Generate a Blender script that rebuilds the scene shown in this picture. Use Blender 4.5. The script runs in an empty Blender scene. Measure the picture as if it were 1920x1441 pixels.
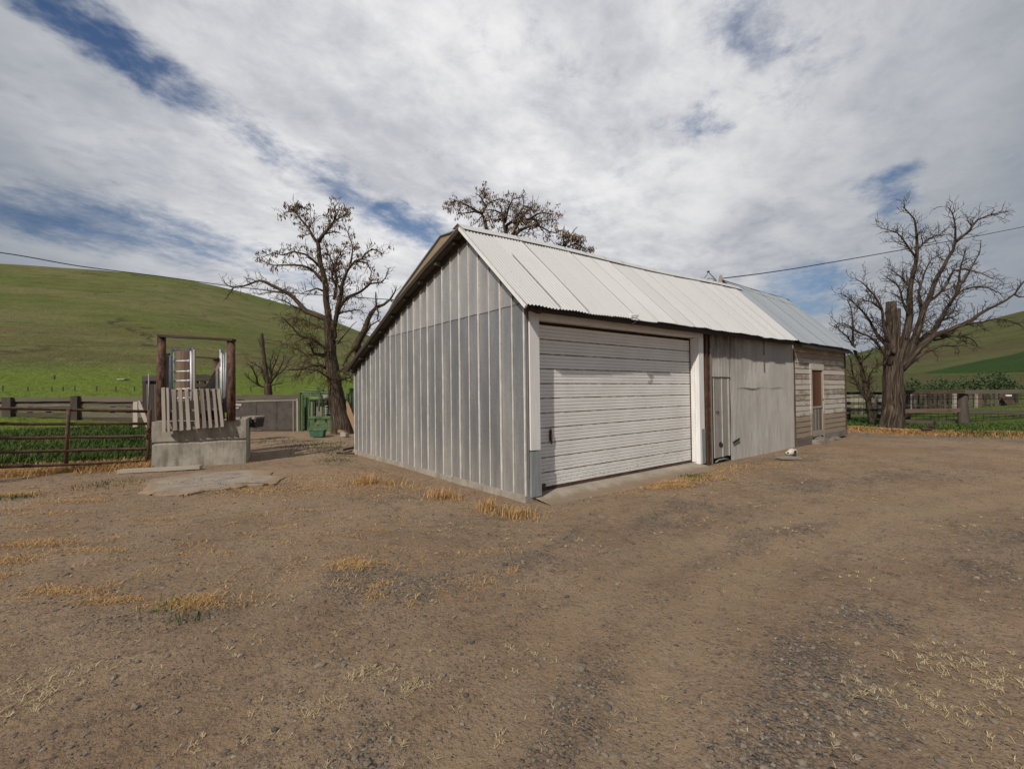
import bpy, math, random
from mathutils import Vector, noise as mnoise
R = random.Random(7)
scene = bpy.context.scene
col = scene.collection
V = Vector

# ------------------------------------------------------------------ camera
FPX = 859.83
PITCH, ROLL, YAW = 0.0154, -0.0115, 0.6642
CAM = V((-4.3667, -5.2367, 1.6))
cy_, sy_ = math.cos(YAW), math.sin(YAW)
FW = V((sy_*math.cos(PITCH), cy_*math.cos(PITCH), math.sin(PITCH)))
r0_ = V((cy_, -sy_, 0)); u0_ = r0_.cross(FW)
RT = r0_*math.cos(ROLL) + u0_*math.sin(ROLL)
UP = -r0_*math.sin(ROLL) + u0_*math.cos(ROLL)
cd = bpy.data.cameras.new("camera"); cam = bpy.data.objects.new("camera", cd); col.objects.link(cam)
from mathutils import Matrix
m = Matrix((RT, UP, -FW)).transposed().to_4x4(); m.translation = CAM
cam.matrix_world = m
cd.sensor_width = 36; cd.sensor_fit = 'HORIZONTAL'; cd.lens = FPX/1920*36
cd.clip_start = 0.05; cd.clip_end = 9000
scene.camera = cam

def ray(a, b): return FW*FPX + RT*(a-960) + UP*(720.5-b)
def at(a, b, D): return CAM + ray(a, b)*(D/FPX)            # surveyed point at depth D
def gnd(a, b, z=0.0):
    d = ray(a, b); return CAM + d*((z-CAM.z)/d.z)

# ------------------------------------------------------------------ mesh builder
class MB:
    def __init__(s): s.v=[]; s.f=[]; s.uv=[]; s.t=[]; s.sm=[]
    def face(s, idx, uv=None, t=0.5, sm=False):
        s.f.append(tuple(idx)); s.uv.append(uv or [(0,0)]*len(idx)); s.t.append(t); s.sm.append(sm)
    def quad(s, a, b, c, d, t=0.5, uv=None):
        i=len(s.v); s.v += [tuple(a),tuple(b),tuple(c),tuple(d)]
        if uv is None:
            a,b,c,d=V(a),V(b),V(c),V(d); o=R.random()*50
            L=(b-a).length; H=(d-a).length
            uv=[(o,o),(o+L,o),(o+L,o+H),(o,o+H)]
        s.face((i,i+1,i+2,i+3),uv,t)
    def tri(s,a,b,c,t=0.5):
        i=len(s.v); s.v += [tuple(a),tuple(b),tuple(c)]; s.face((i,i+1,i+2),None,t)
    def poly(s, pts, t=0.5):
        i=len(s.v); s.v += [tuple(p) for p in pts]; s.face(range(i,i+len(pts)),[(p[0]+p[1],p[2]) for p in pts],t)
    def board(s, p, q, w, th, up=(0,0,1), t=None, jit=0.0, w2=None, nseg=1, sag=0.0):
        """plank from p to q: w across (towards up), th thick; slightly irregular"""
        p,q,up=V(p),V(q),V(up); d=(q-p); L=d.length; d.normalize()
        n=d.cross(up).normalized(); u=n.cross(d).normalized()
        if t is None: t=R.random()
        o=R.random()*60; w2=w if w2 is None else w2
        rings=[]
        for k in range(nseg+1):
            f=k/nseg; c=p.lerp(q,f)+V((0,0,-sag*4*f*(1-f))); ww=(w+(w2-w)*f)/2
            rr=[]
            for sx,sy in((-1,-1),(1,-1),(1,1),(-1,1)):
                j=V((R.uniform(-1,1),R.uniform(-1,1),R.uniform(-1,1)))*jit
                s.v.append(tuple(c+u*sy*ww+n*sx*th/2+j)); rr.append(len(s.v)-1)
            rings.append((rr,f*L))
        per=[0,th,th+w,2*th+w,2*th+2*w]
        for (a,la),(b,lb) in zip(rings,rings[1:]):
            for k in range(4):
                k2=(k+1)%4
                s.face((a[k],a[k2],b[k2],b[k]),[(o+la,o+per[k]),(o+la,o+per[k+1]),(o+lb,o+per[k+1]),(o+lb,o+per[k])],t)
        a=rings[0][0]; b=rings[-1][0]
        s.face((a[3],a[2],a[1],a[0]),[(o,o),(o+.02,o),(o+.02,o+w),(o,o+w)],t); s.face(b,[(o,o),(o+.02,o),(o+.02,o+w),(o,o+w)],t)
    def box(s, x0,x1,y0,y1,z0,z1,t=None,jit=0):
        dx,dy,dz=x1-x0,y1-y0,z1-z0; c=((x0+x1)/2,(y0+y1)/2,(z0+z1)/2)
        if dx>=dy and dx>=dz: s.board((x0,c[1],c[2]),(x1,c[1],c[2]),dz,dy,(0,0,1),t,jit)
        elif dy>=dz: s.board((c[0],y0,c[2]),(c[0],y1,c[2]),dz,dx,(0,0,1),t,jit)
        else: s.board((c[0],c[1],z0),(c[0],c[1],z1),dx,dy,(1,0,0),t,jit)
    def tube(s, pts, rads, sides=6, t=0.5, cap=True, bark=0.0, sm=True):
        pts=[V(p) for p in pts]; n=len(pts)
        if not hasattr(rads,'__len__'): rads=[rads]*n
        tan=(pts[1]-pts[0]).normalized()
        ref=V((0,0,1)) if abs(tan.z)<.9 else V((1,0,0))
        a=tan.cross(ref).normalized(); o=R.random()*40; L=0; rings=[]
        for i in range(n):
            tn=((pts[min(i+1,n-1)]-pts[max(i-1,0)])).normalized()
            a=(a-tn*a.dot(tn)); a = a.normalized() if a.length>1e-6 else tn.orthogonal().normalized()
            b=tn.cross(a)
            if i: L+=(pts[i]-pts[i-1]).length
            rr=[]
            for k in range(sides):
                th=2*math.pi*k/sides; r=rads[i]
                if bark: r*=1+bark*(mnoise.noise(V((math.cos(th)*3+o,math.sin(th)*3,L*1.1)))+.6*mnoise.noise(V((math.cos(th)*8+o,math.sin(th)*8,L*1.5))))
                s.v.append(tuple(pts[i]+a*math.cos(th)*r+b*math.sin(th)*r)); rr.append(len(s.v)-1)
            rings.append((rr,L))
        for (r1,l1),(r2,l2) in zip(rings,rings[1:]):
            for k in range(sides):
                k2=(k+1)%sides; c0=k/sides*6.28*rads[0]; c1=(k+1)/sides*6.28*rads[0]
                s.face((r1[k],r1[k2],r2[k2],r2[k]),[(o+l1,c0),(o+l1,c1),(o+l2,c1),(o+l2,c0)],t,sm)
        if cap:
            s.face(rings[0][0][::-1],None,t); s.face(rings[-1][0],None,t)
    def build(s, name, material, parent=None, loc=None):
        me=bpy.data.meshes.new(name)
        off=V(parent.location) if parent is not None else (V(loc) if loc is not None else V((0,0,0)))
        if parent is not None and parent.parent is not None: off=off+V(parent.parent.location)
        if parent is not None and 'org' in parent: off=V(parent['org'])
        me.from_pydata([(x-off.x,y-off.y,z-off.z) for x,y,z in s.v],[],s.f)
        uvl=me.uv_layers.new(name='UVMap'); flat=[]
        for u in s.uv:
            for p in u: flat += [p[0],p[1]]
        uvl.data.foreach_set('uv',flat)
        at_=me.attributes.new('tint','FLOAT','FACE'); at_.data.foreach_set('value',s.t)
        me.polygons.foreach_set('use_smooth',s.sm)
        me.materials.append(material)
        o=bpy.data.objects.new(name,me); col.objects.link(o)
        if parent is not None: o.parent=parent
        elif loc is not None: o.location=loc
        return o

def empty(name, loc):
    o=bpy.data.objects.new(name,None); o.location=loc; o.empty_display_size=.2; col.objects.link(o); return o
def tag(o,label=None,cat=None,group=None,kind=None):
    if label: o['label']=label
    if cat: o['category']=cat
    if group: o['group']=group
    if kind: o['kind']=kind
    return o
def sub(mb,name,material,part):
    """sub-part: child of a part mesh whose own origin is its thing's base"""
    root=part.parent
    o=mb.build(name,material,None,None); me=o.data
    off=V(root.location)
    for v in me.vertices: v.co -= off
    o.parent=part; return o

# ------------------------------------------------------------------ node helper
class G:
    def __init__(s,nt): s.nt=nt
    def n(s,typ,ins=None,**pr):
        nd=s.nt.nodes.new(typ)
        for k,v in pr.items(): setattr(nd,k,v)
        for k,v in (ins or {}).items():
            so=nd.inputs[k]
            if isinstance(v,bpy.types.NodeSocket): s.nt.links.new(v,so)
            else: so.default_value=v
        return nd
    def m(s,op,a,b=0.0,c=0.0,clamp=False):
        nd=s.n('ShaderNodeMath',{0:a,1:b,2:c},operation=op); nd.use_clamp=clamp; return nd.outputs[0]
    def vm(s,op,a,b=(0,0,0)):
        return s.n('ShaderNodeVectorMath',{0:a,1:b},operation=op).outputs[0]
    def noise(s,vec,scale,detail=4,rough=.55,dist=0.0,color=False):
        nd=s.n('ShaderNodeTexNoise',{'Vector':vec,'Scale':scale,'Detail':detail,'Roughness':rough,'Distortion':dist})
        return nd.outputs[1 if color else 0]
    def vor(s,vec,scale,out='Distance',feature='F1'):
        return s.n('ShaderNodeTexVoronoi',{'Vector':vec,'Scale':scale},feature=feature).outputs[out]
    def mr(s,v,a,b,c=0.0,d=1.0,smooth=True):
        nd=s.n('ShaderNodeMapRange',{0:v,1:a,2:b,3:c,4:d}); nd.interpolation_type='SMOOTHSTEP' if smooth else 'LINEAR'
        return nd.outputs[0]
    def mix(s,f,a,b,mode='MIX'):
        nd=s.n('ShaderNodeMix',{0:f},data_type='RGBA',blend_type=mode)
        for i,v in((6,a),(7,b)):
            if isinstance(v,bpy.types.NodeSocket): s.nt.links.new(v,nd.inputs[i])
            else: nd.inputs[i].default_value=(v[0],v[1],v[2],1)
        return nd.outputs[2]
    def map(s,vec,scale=(1,1,1),loc=(0,0,0),rot=(0,0,0)):
        return s.n('ShaderNodeMapping',{0:vec,1:loc,2:rot,3:scale}).outputs[0]
    def attr(s,name,out='Fac'): return s.n('ShaderNodeAttribute',attribute_name=name).outputs[out]
    def obj(s): return s.n('ShaderNodeTexCoord').outputs['Object']
    def uv(s): return s.n('ShaderNodeTexCoord').outputs['UV']
    def sep(s,v): return s.n('ShaderNodeSeparateXYZ',{0:v}).outputs
    def comb(s,x,y,z): return s.n('ShaderNodeCombineXYZ',{0:x,1:y,2:z}).outputs[0]
    def bump(s,h,strength=.5,dist=.02,normal=None):
        ins={'Height':h,'Strength':strength,'Distance':dist}
        if normal is not None: ins['Normal']=normal
        return s.n('ShaderNodeBump',ins).outputs[0]
def material(name,fn):
    m=bpy.data.materials.new(name); m.use_nodes=True; nt=m.node_tree; nt.nodes.clear(); g=G(nt)
    out=nt.nodes.new('ShaderNodeOutputMaterial'); p=nt.nodes.new('ShaderNodeBsdfPrincipled')
    nt.links.new(p.outputs[0],out.inputs[0])
    r=fn(g)
    for k,v in r.items():
        if isinstance(v,bpy.types.NodeSocket): nt.links.new(v,p.inputs[k])
        elif isinstance(v,(tuple,list)): p.inputs[k].default_value=(v[0],v[1],v[2],1)
        else: p.inputs[k].default_value=v
    return m
M={}
def wood(name,dark,light,rough=.85,grain=1.0,knot=(.05,.035,.025)):
    def fn(g):
        uv=g.uv(); tint=g.attr('tint')
        v=g.map(uv,(1.2,34,1)); n1=g.noise(v,1.0,6,.65,.4)
        n2=g.noise(g.map(uv,(.9,4,1)),1.3,4,.6)
        n3=g.noise(g.map(uv,(2.5,90,1)),1,3,.6)
        f=g.m('ADD',g.m('MULTIPLY',n1,.6),g.m('MULTIPLY',tint,.55)); f=g.mr(f,.3,.85)
        c=g.mix(f,dark,light)
        c=g.mix(g.mr(n2,.62,.75,0,.45),c,knot)
        c=g.mix(g.mr(n3,.64,.72,0,.6*grain),c,(dark[0]*.35,dark[1]*.35,dark[2]*.35))
        h=g.m('ADD',n1,g.m('MULTIPLY',n3,.5))
        return {'Base Color':c,'Roughness':rough,'Normal':g.bump(h,.6,.012),'Specular IOR Level':.25}
    M[name]=material(name,fn)
wood('grey_wood',(.10,.085,.07),(.33,.29,.25))
wood('pallet_wood',(.11,.09,.074),(.29,.25,.21))
wood('dark_wood',(.035,.027,.022),(.13,.105,.088))
wood('brown_wood',(.06,.038,.026),(.20,.135,.095))
wood('fence_wood',(.035,.028,.022),(.15,.122,.095))
wood('pale_wood',(.18,.155,.125),(.38,.335,.28))
wood('red_post_wood',(.03,.014,.009),(.155,.066,.034))
def fn(g):
    p=g.obj(); uv=g.uv(); n1=g.noise(g.map(p,(1,1,.35)),16,5,.7); n2=g.noise(g.map(uv,(1.5,20,1)),1,5,.7); n3=g.noise(p,5,3,.6)
    c=g.mix(g.mr(n1,.38,.62),(.020,.012,.009),(.15,.072,.042)); c=g.mix(g.mr(n2,.5,.75,0,.6),c,(.035,.02,.014)); c=g.mix(g.mr(n3,.55,.7,0,.5),c,(.10,.065,.045))
    return {'Base Color':c,'Roughness':.9,'Normal':g.bump(n1,.8,.02)}
M['red_post_wood']=material('red_post_wood',fn)
wood('tan_wood',(.16,.115,.075),(.30,.23,.16))
wood('rust_door_wood',(.06,.026,.015),(.165,.075,.042))
wood('straw_wood',(.16,.10,.05),(.33,.21,.12))

def fn(g):      # galvanised standing-seam sheet
    p=g.obj(); tint=g.attr('tint')
    n1=g.noise(g.map(p,(1,1.2,.25)),2.2,4,.6); n2=g.vor(p,70,'Color'); n2=g.sep(n2)[0]
    n3=g.noise(g.map(p,(1,9,.7)),2.0,5,.65)
    sc=g.noise(g.map(p,(1,30,6)),1.6,5,.7)
    z=g.sep(p)[2]
    f=g.m('ADD',g.m('MULTIPLY',n1,.70),g.m('MULTIPLY',tint,.32)); f=g.m('ADD',f,g.m('MULTIPLY',n2,.12))
    c=g.mix(g.mr(f,.28,.85),(.225,.235,.25),(.50,.485,.465))
    dust=g.m('MULTIPLY',g.mr(z,1.0,.0,0,1),g.mr(n3,.3,.7,.2,.8))
    c=g.mix(g.m('MULTIPLY',dust,.55),c,(.36,.315,.27))
    c=g.mix(g.mr(sc,.69,.76,0,.5),c,(.6,.59,.57))
    c=g.mix(g.mr(n3,.60,.78,0,.35),c,(.21,.19,.17))
    met=g.m('SUBTRACT',.55,g.m('MULTIPLY',dust,.3))
    h=g.noise(g.map(p,(1,1,.35)),3.5,2,.5)
    return {'Base Color':c,'Metallic':met,'Roughness':g.mr(n3,.2,.8,.30,.50),'Normal':g.bump(h,.30,.06)}
M['galv_sheet']=material('galv_sheet',fn)
def fn(g):      # bright ribs
    p=g.obj(); n=g.noise(g.map(p,(4,4,1.5)),3,5,.65)
    c=g.mix(g.mr(n,.35,.7),(.58,.55,.52),(.78,.75,.71))
    return {'Base Color':c,'Metallic':.2,'Roughness':.5}
M['galv_rib']=material('galv_rib',fn)
def fn(g):      # white corrugated roof
    p=g.obj(); tint=g.attr('tint')
    n1=g.noise(p,.9,5,.6); n2=g.noise(g.map(p,(14,2,2)),1,5,.7)
    sp=g.noise(p,30,2,.5); sk=g.noise(g.map(p,(16,1.2,1.2)),1,6,.75)
    c=g.mix(tint,(.50,.50,.495),(.545,.54,.535)); c=g.mix(g.mr(n1,.45,.75,0,.5),c,(.49,.48,.46))
    c=g.mix(g.mr(n2,.60,.80,0,.45),c,(.42,.39,.34))
    c=g.mix(g.mr(sk,.5,.8,0,.5),c,(.47,.445,.41)); c=g.mix(g.mr(sp,.66,.74,0,.6),c,(.30,.26,.21))
    return {'Base Color':c,'Metallic':.1,'Roughness':.5,'Specular IOR Level':.35}
M['white_roof']=material('white_roof',fn)
def fn(g):      # blue-grey galvanised roof
    p=g.obj(); tint=g.attr('tint')
    n1=g.noise(p,1.1,5,.6); n2=g.noise(g.map(p,(12,1.5,1.5)),1,5,.7)
    c=g.mix(tint,(.31,.34,.37),(.34,.37,.40)); c=g.mix(g.mr(n1,.4,.7,0,.6),c,(.33,.36,.39))
    c=g.mix(g.mr(n2,.58,.8,0,.4),c,(.25,.25,.25))
    return {'Base Color':c,'Metallic':.25,'Roughness':.5}
M['grey_roof']=material('grey_roof',fn)
def fn(g):      # weathered corrugated wall
    p=g.obj(); s=g.sep(p)
    n1=g.noise(g.map(p,(2.6,1,.5)),1.4,5,.62); n2=g.noise(g.map(p,(22,1,1.2)),1,5,.7)
    panel=g.noise(g.comb(g.m('FLOOR',g.m('MULTIPLY',s[0],1.55)),0,g.m('FLOOR',g.m('MULTIPLY',g.m('ADD',s[2],.25),.55))),3.7,1,.5)
    c=g.mix(g.mr(n1,.3,.7),(.29,.275,.25),(.40,.385,.36))
    c=g.mix(g.mr(panel,.35,.65,0,.55),c,(.29,.28,.265))
    c=g.mix(g.mr(n2,.48,.74,0,.7),c,(.21,.185,.155))
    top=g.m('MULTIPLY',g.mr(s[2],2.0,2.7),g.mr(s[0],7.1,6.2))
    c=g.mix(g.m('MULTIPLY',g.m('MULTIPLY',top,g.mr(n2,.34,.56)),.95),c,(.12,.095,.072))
    sp=g.noise(p,16,2,.5); c=g.mix(g.mr(sp,.71,.75,0,.6),c,(.6,.6,.6))
    return {'Base Color':c,'Metallic':.15,'Roughness':.6}
M['old_corrugated']=material('old_corrugated',fn)
def fn(g):      # ribbed small metal door
    p=g.obj(); n1=g.noise(g.map(p,(6,6,.8)),1.2,5,.65)
    c=g.mix(g.mr(n1,.3,.75),(.24,.225,.20),(.34,.32,.29))
    return {'Base Color':c,'Metallic':.15,'Roughness':.6}
M['small_door_metal']=material('small_door_metal',fn)
DZ0,DH=.085,.2335
def fn(g):      # white roll-up door: rust at the section joints, grime low down
    p=g.obj(); s=g.sep(p)
    q=g.m('DIVIDE',g.m('SUBTRACT',s[2],DZ0),DH); fr=g.m('FRACT',q); d=g.m('MINIMUM',fr,g.m('SUBTRACT',1.0,fr))
    n1=g.noise(g.map(p,(3,3,14)),2.2,6,.7); n2=g.noise(p,1.3,4,.6); n3=g.noise(g.map(p,(9,9,28)),1.8,4,.7)
    c=g.mix(g.mr(n2,.3,.7),(.68,.665,.645),(.76,.75,.735))
    c=g.mix(g.mr(n1,.55,.8,0,.35),c,(.5,.44,.37))
    low=g.mr(s[2],.75,.1); 
    c=g.mix(g.m('MULTIPLY',low,g.mr(n3,.57,.64,0,.75)),c,(.18,.12,.085))
    rm=g.m('MULTIPLY',g.mr(d,.07,.03),g.mr(n1,.36,.55))
    c=g.mix(g.m('MULTIPLY',rm,.8),c,(.22,.14,.09))
    c=g.mix(g.m('MULTIPLY',g.mr(n3,.67,.72),.5),c,(.3,.24,.19))
    return {'Base Color':c,'Roughness':.45,'Specular IOR Level':.4}
M['door_white']=material('door_white',fn)
def fn(g):
    p=g.obj(); n=g.noise(g.map(p,(5,5,1)),2,5,.65); n2=g.noise(p,16,4,.7)
    c=g.mix(g.mr(n,.3,.75),(.64,.63,.615),(.73,.725,.715)); c=g.mix(g.mr(n2,.64,.74,0,.5),c,(.45,.38,.3))
    return {'Base Color':c,'Roughness':.6}
M['trim_white']=material('trim_white',fn)
def fn(g):
    p=g.obj(); n=g.noise(g.map(p,(14,14,1)),2,5,.7)
    c=g.mix(g.mr(n,.35,.75),(.27,.29,.31),(.40,.42,.43)); c=g.mix(g.mr(n,.66,.72),c,(.66,.66,.65))
    return {'Base Color':c,'Metallic':.45,'Roughness':.5}
M['kick_plate']=material('kick_plate',fn)
def fn(g):
    p=g.obj(); n=g.noise(p,7,5,.65); n2=g.noise(g.map(p,(3,3,.5)),2,4,.6)
    c=g.mix(g.mr(n,.3,.75),(.045,.022,.014),(.13,.065,.04)); c=g.mix(g.mr(n2,.55,.8,0,.5),c,(.03,.025,.022))
    return {'Base Color':c,'Roughness':.8,'Metallic':.1}
M['rust']=material('rust',fn)
def conc(name,c0,c1,stain,scale=1.0):
    def fn(g):
        p=g.obj(); n=g.noise(p,2.2*scale,6,.65); n2=g.noise(p,38,4,.7); n3=g.noise(g.map(p,(4,4,.7)),1.5,5,.6)
        c=g.mix(g.mr(n,.3,.7),c0,c1); c=g.mix(g.mr(n3,.46,.70,0,.75),c,stain); c=g.mix(g.mr(n2,.58,.75,0,.3),c,(c0[0]*.6,c0[1]*.6,c0[2]*.6))
        v=g.vor(g.vm('ADD',p,g.noise(p,3,4,.6,0,True)),1.1,'Distance','DISTANCE_TO_EDGE')
        c=g.mix(g.mr(v,.006,.001,0,.5),c,(.05,.045,.04))
        h=g.m('ADD',n2,g.m('MULTIPLY',n,2.0))
        return {'Base Color':c,'Roughness':.9,'Normal':g.bump(h,.5,.012),'Specular IOR Level':.2}
    M[name]=material(name,fn)
conc('concrete',(.26,.235,.195),(.40,.365,.305),(.15,.13,.105))
conc('dusty_concrete',(.24,.215,.18),(.36,.32,.27),(.19,.16,.125))
def fn(g):
    p=g.obj(); n=g.noise(p,2.2,6,.65); n2=g.noise(p,38,4,.7); n3=g.noise(p,6,6,.75); y=g.sep(p)[1]
    c=g.mix(g.mr(n,.3,.7),(.25,.215,.17),(.37,.325,.265)); c=g.mix(g.mr(n2,.55,.75,0,.35),c,(.15,.125,.10))
    d=g.mr(g.m('ADD',g.m('MULTIPLY',y,-1.5),g.m('MULTIPLY',n3,.9)),.45,.85); c=g.mix(g.m('MULTIPLY',d,.9),c,g.mix(n3,(.17,.12,.08),(.27,.20,.14)))
    return {'Base Color':c,'Roughness':.92,'Normal':g.bump(g.m('ADD',n2,g.m('MULTIPLY',n3,1.5)),.6,.015),'Specular IOR Level':.2}
M['apron_concrete']=material('apron_concrete',fn)
def fn(g):
    p=g.obj(); n=g.noise(p,3,6,.65); n2=g.noise(p,60,3,.7); n3=g.noise(p,1.6,6,.7)
    c=g.mix(g.mr(n,.3,.7),(.24,.20,.16),(.34,.29,.235)); c=g.mix(g.mr(n2,.5,.68,0,.6),c,(.13,.108,.088))
    ed=g.m('ADD',g.m('MULTIPLY',g.attr('tint'),.75),g.m('MULTIPLY',g.m('SUBTRACT',n3,.5),1.3)); c=g.mix(g.mr(ed,.30,.62,0,.95),c,g.mix(n,(.19,.132,.085),(.34,.25,.17)))
    v=g.vor(g.vm('ADD',p,g.noise(p,3,4,.6,0,True)),.9,'Distance','DISTANCE_TO_EDGE'); c=g.mix(g.mr(v,.012,.003,0,.7),c,(.06,.05,.04))
    return {'Base Color':c,'Roughness':.95,'Normal':g.bump(n2,.7,.01),'Specular IOR Level':.15}
M['pad_concrete']=material('pad_concrete',fn)
def fn(g):      # peeling white paint on lap siding
    p=g.obj(); uv=g.uv(); s=g.sep(p); tint=g.attr('tint')
    gr=g.noise(g.map(uv,(1.5,40,1)),1,6,.65,.3); n1=g.noise(g.map(p,(1.1,1,2.2)),1.5,6,.7); n2=g.noise(g.map(uv,(5,26,1)),1.2,6,.75); n3=g.noise(g.map(uv,(.8,6,1)),1,3,.6)
    base=g.mix(gr,(.12,.085,.058),(.34,.265,.195)); base=g.mix(g.m('MULTIPLY',tint,.35),base,(.34,.28,.22))
    zone=g.m('MULTIPLY',g.mr(s[2],.62,1.0),g.mr(s[2],2.75,2.2))
    f=g.m('ADD',g.m('ADD',g.m('MULTIPLY',n1,.75),g.m('MULTIPLY',n2,.8)),g.m('MULTIPLY',g.m('SUBTRACT',tint,.5),.32))
    f=g.m('ADD',f,g.m('MULTIPLY',zone,.30))
    paint=g.mr(f,.93,1.04)
    pc=g.mix(n3,(.36,.325,.275),(.52,.485,.43))
    c=g.mix(paint,base,pc)
    lap=g.m('FRACT',g.m('DIVIDE',g.m('SUBTRACT',s[2],.19),.152)); c=g.mix(g.mr(lap,.07,.02,0,.75),c,(.045,.033,.025))
    return {'Base Color':c,'Roughness':.82,'Normal':g.bump(g.m('ADD',g.m('MULTIPLY',paint,.7),gr),.6,.006)}
M['peeling_siding']=material('peeling_siding',fn)
def simple(name,c0,c1,rough=.6,metal=0.0,scale=6,bump=0):
    def fn(g):
        p=g.obj(); n=g.noise(p,scale,5,.65); n2=g.noise(p,scale*5,3,.6)
        c=g.mix(g.mr(g.m('ADD',g.m('MULTIPLY',n,.7),g.m('MULTIPLY',n2,.3)),.3,.7),c0,c1)
        d={'Base Color':c,'Roughness':rough,'Metallic':metal}
        if bump: d['Normal']=g.bump(n2,bump,.01)
        return d
    M[name]=material(name,fn)
simple('door_rib',(.32,.30,.27),(.43,.405,.37),.6,.1,6)
simple('lap_stain',(.05,.045,.04),(.20,.185,.17),.8,0,9)
simple('silver_tube',(.42,.43,.44),(.58,.59,.60),.5,.3)
simple('grey_pipe',(.17,.18,.19),(.27,.28,.29),.55,.2)
simple('green_paint',(.035,.068,.026),(.105,.165,.065),.65,0,9)
simple('dark_green_paint',(.02,.05,.022),(.05,.11,.045),.6)
simple('tub_green',(.025,.085,.045),(.06,.15,.085),.5)
simple('drum_grey',(.13,.15,.12),(.22,.24,.19),.6)
simple('black_cable',(.018,.018,.02),(.03,.03,.032),.6)
simple('dark_void',(.012,.010,.009),(.02,.017,.015),.9)
simple('bone',(.38,.35,.30),(.60,.56,.50),.7)
simple('wire',(.06,.05,.045),(.14,.12,.10),.6,.3)
simple('soil',(.10,.075,.05),(.17,.13,.09),.95,0,8,.5)
simple('plywood_dark',(.040,.033,.029),(.088,.073,.063),.85,0,3)
simple('white_insulator',(.7,.7,.69),(.8,.8,.79),.4)
simple('far_post',(.05,.045,.035),(.10,.085,.07),.9)
simple('rock',(.11,.09,.07),(.22,.185,.15),.95,0,6,.9)
def fn(g):      # bark: furrowed, mossy upper limbs take moss by noise
    p=g.obj(); uv=g.uv()
    n1=g.noise(g.map(uv,(1.1,13,1)),1.6,6,.7,.6); n2=g.noise(p,1.7,4,.6); n3=g.noise(p,11,4,.7)
    c=g.mix(g.mr(n1,.38,.68),(.025,.018,.013),(.145,.108,.080))
    c=g.mix(g.mr(n1,.68,.76,0,.6),c,(.30,.24,.19))
    moss=g.m('MULTIPLY',g.mr(n2,.50,.64),g.mr(n3,.42,.6)); c=g.mix(g.m('MULTIPLY',moss,.6),c,(.14,.105,.025))
    return {'Base Color':c,'Roughness':.92,'Normal':g.bump(n1,1.0,.05),'Specular IOR Level':.15}
M['bark']=material('bark',fn)
def fn(g):      # grey weathered trunk
    uv=g.uv(); p=g.obj()
    n1=g.noise(g.map(uv,(.9,11,1)),1.5,6,.7,.6); n2=g.noise(p,2,4,.6)
    c=g.mix(g.mr(n1,.38,.68),(.022,.016,.012),(.15,.115,.088)); c=g.mix(g.mr(n2,.5,.75,0,.5),c,(.06,.045,.03))
    return {'Base Color':c,'Roughness':.92,'Normal':g.bump(n1,1.0,.06),'Specular IOR Level':.15}
M['grey_bark']=material('grey_bark',fn)
def tinted(name,a,b,c,rough=.8,trans=0):
    def fn(g):
        t=g.attr('tint'); k=g.mix(g.mr(t,0,.5,0,1,False),a,b); k=g.mix(g.mr(t,.5,1,0,1,False),k,c)
        return {'Base Color':k,'Roughness':rough,'Specular IOR Level':.2}
    M[name]=material(name,fn)
tinted('twig',(.030,.022,.017),(.055,.040,.030),(.09,.062,.042))
tinted('mossy_twig',(.040,.029,.020),(.07,.050,.028),(.12,.082,.028))
tinted('seed_pod',(.08,.048,.032),(.17,.108,.073),(.29,.20,.14))
tinted('grass_blade',(.025,.052,.008),(.050,.085,.016),(.10,.125,.034))
tinted('dry_blade',(.27,.145,.055),(.42,.25,.105),(.54,.36,.17))
tinted('pale_blade',(.31,.24,.135),(.40,.315,.18),(.50,.405,.25))
tinted('shrub_leaf',(.018,.036,.012),(.035,.062,.022),(.07,.095,.04))
tinted('pebble',(.085,.074,.066),(.165,.138,.112),(.27,.225,.175),.95)

# ------------------------------------------------------------------ world
SUN=V((-2.4,-1.0,2.1)).normalized()
w=bpy.data.worlds.new("World"); scene.world=w; w.use_nodes=True; nt=w.node_tree; nt.nodes.clear(); g=G(nt)
sky=g.n('ShaderNodeTexSky',sky_type='NISHITA'); sky.sun_disc=False
sky.sun_elevation=math.asin(SUN.z); sky.sun_rotation=math.atan2(SUN.x,SUN.y); sky.altitude=300; sky.air_density=1.0; sky.dust_density=.6
dv=g.n('ShaderNodeTexCoord').outputs['Generated']; ds=g.sep(dv)
zz=g.m('ADD',g.m('MAXIMUM',ds[2],0.0),.12)
P=g.comb(g.m('DIVIDE',ds[0],zz),g.m('DIVIDE',ds[1],zz),0.0)
wr=g.noise(P,2.6,5,.6,0,True); wr=g.vm('SUBTRACT',wr,(.5,.5,.5)); wr=g.n('ShaderNodeVectorMath',{0:wr,3:.42},operation='SCALE').outputs[0]
PW=g.vm('ADD',P,wr)
def capsule(a,b,r0,r1):
    a=V((a[0],a[1],0)); b=V((b[0],b[1],0)); ab=b-a; L2=max(ab.length_squared,1e-6)
    pa=g.vm('SUBTRACT',PW,tuple(a))
    t=g.m('DIVIDE',g.n('ShaderNodeVectorMath',{0:pa,1:tuple(ab)},operation='DOT_PRODUCT').outputs['Value'],L2,clamp=True)
    pr=g.n('ShaderNodeVectorMath',{0:tuple(ab),3:t},operation='SCALE').outputs[0]
    d=g.n('ShaderNodeVectorMath',{0:g.vm('SUBTRACT',pa,pr)},operation='LENGTH').outputs['Value']
    return g.mr(d,r1*1.3,r0*.6)
holes=None
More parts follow.
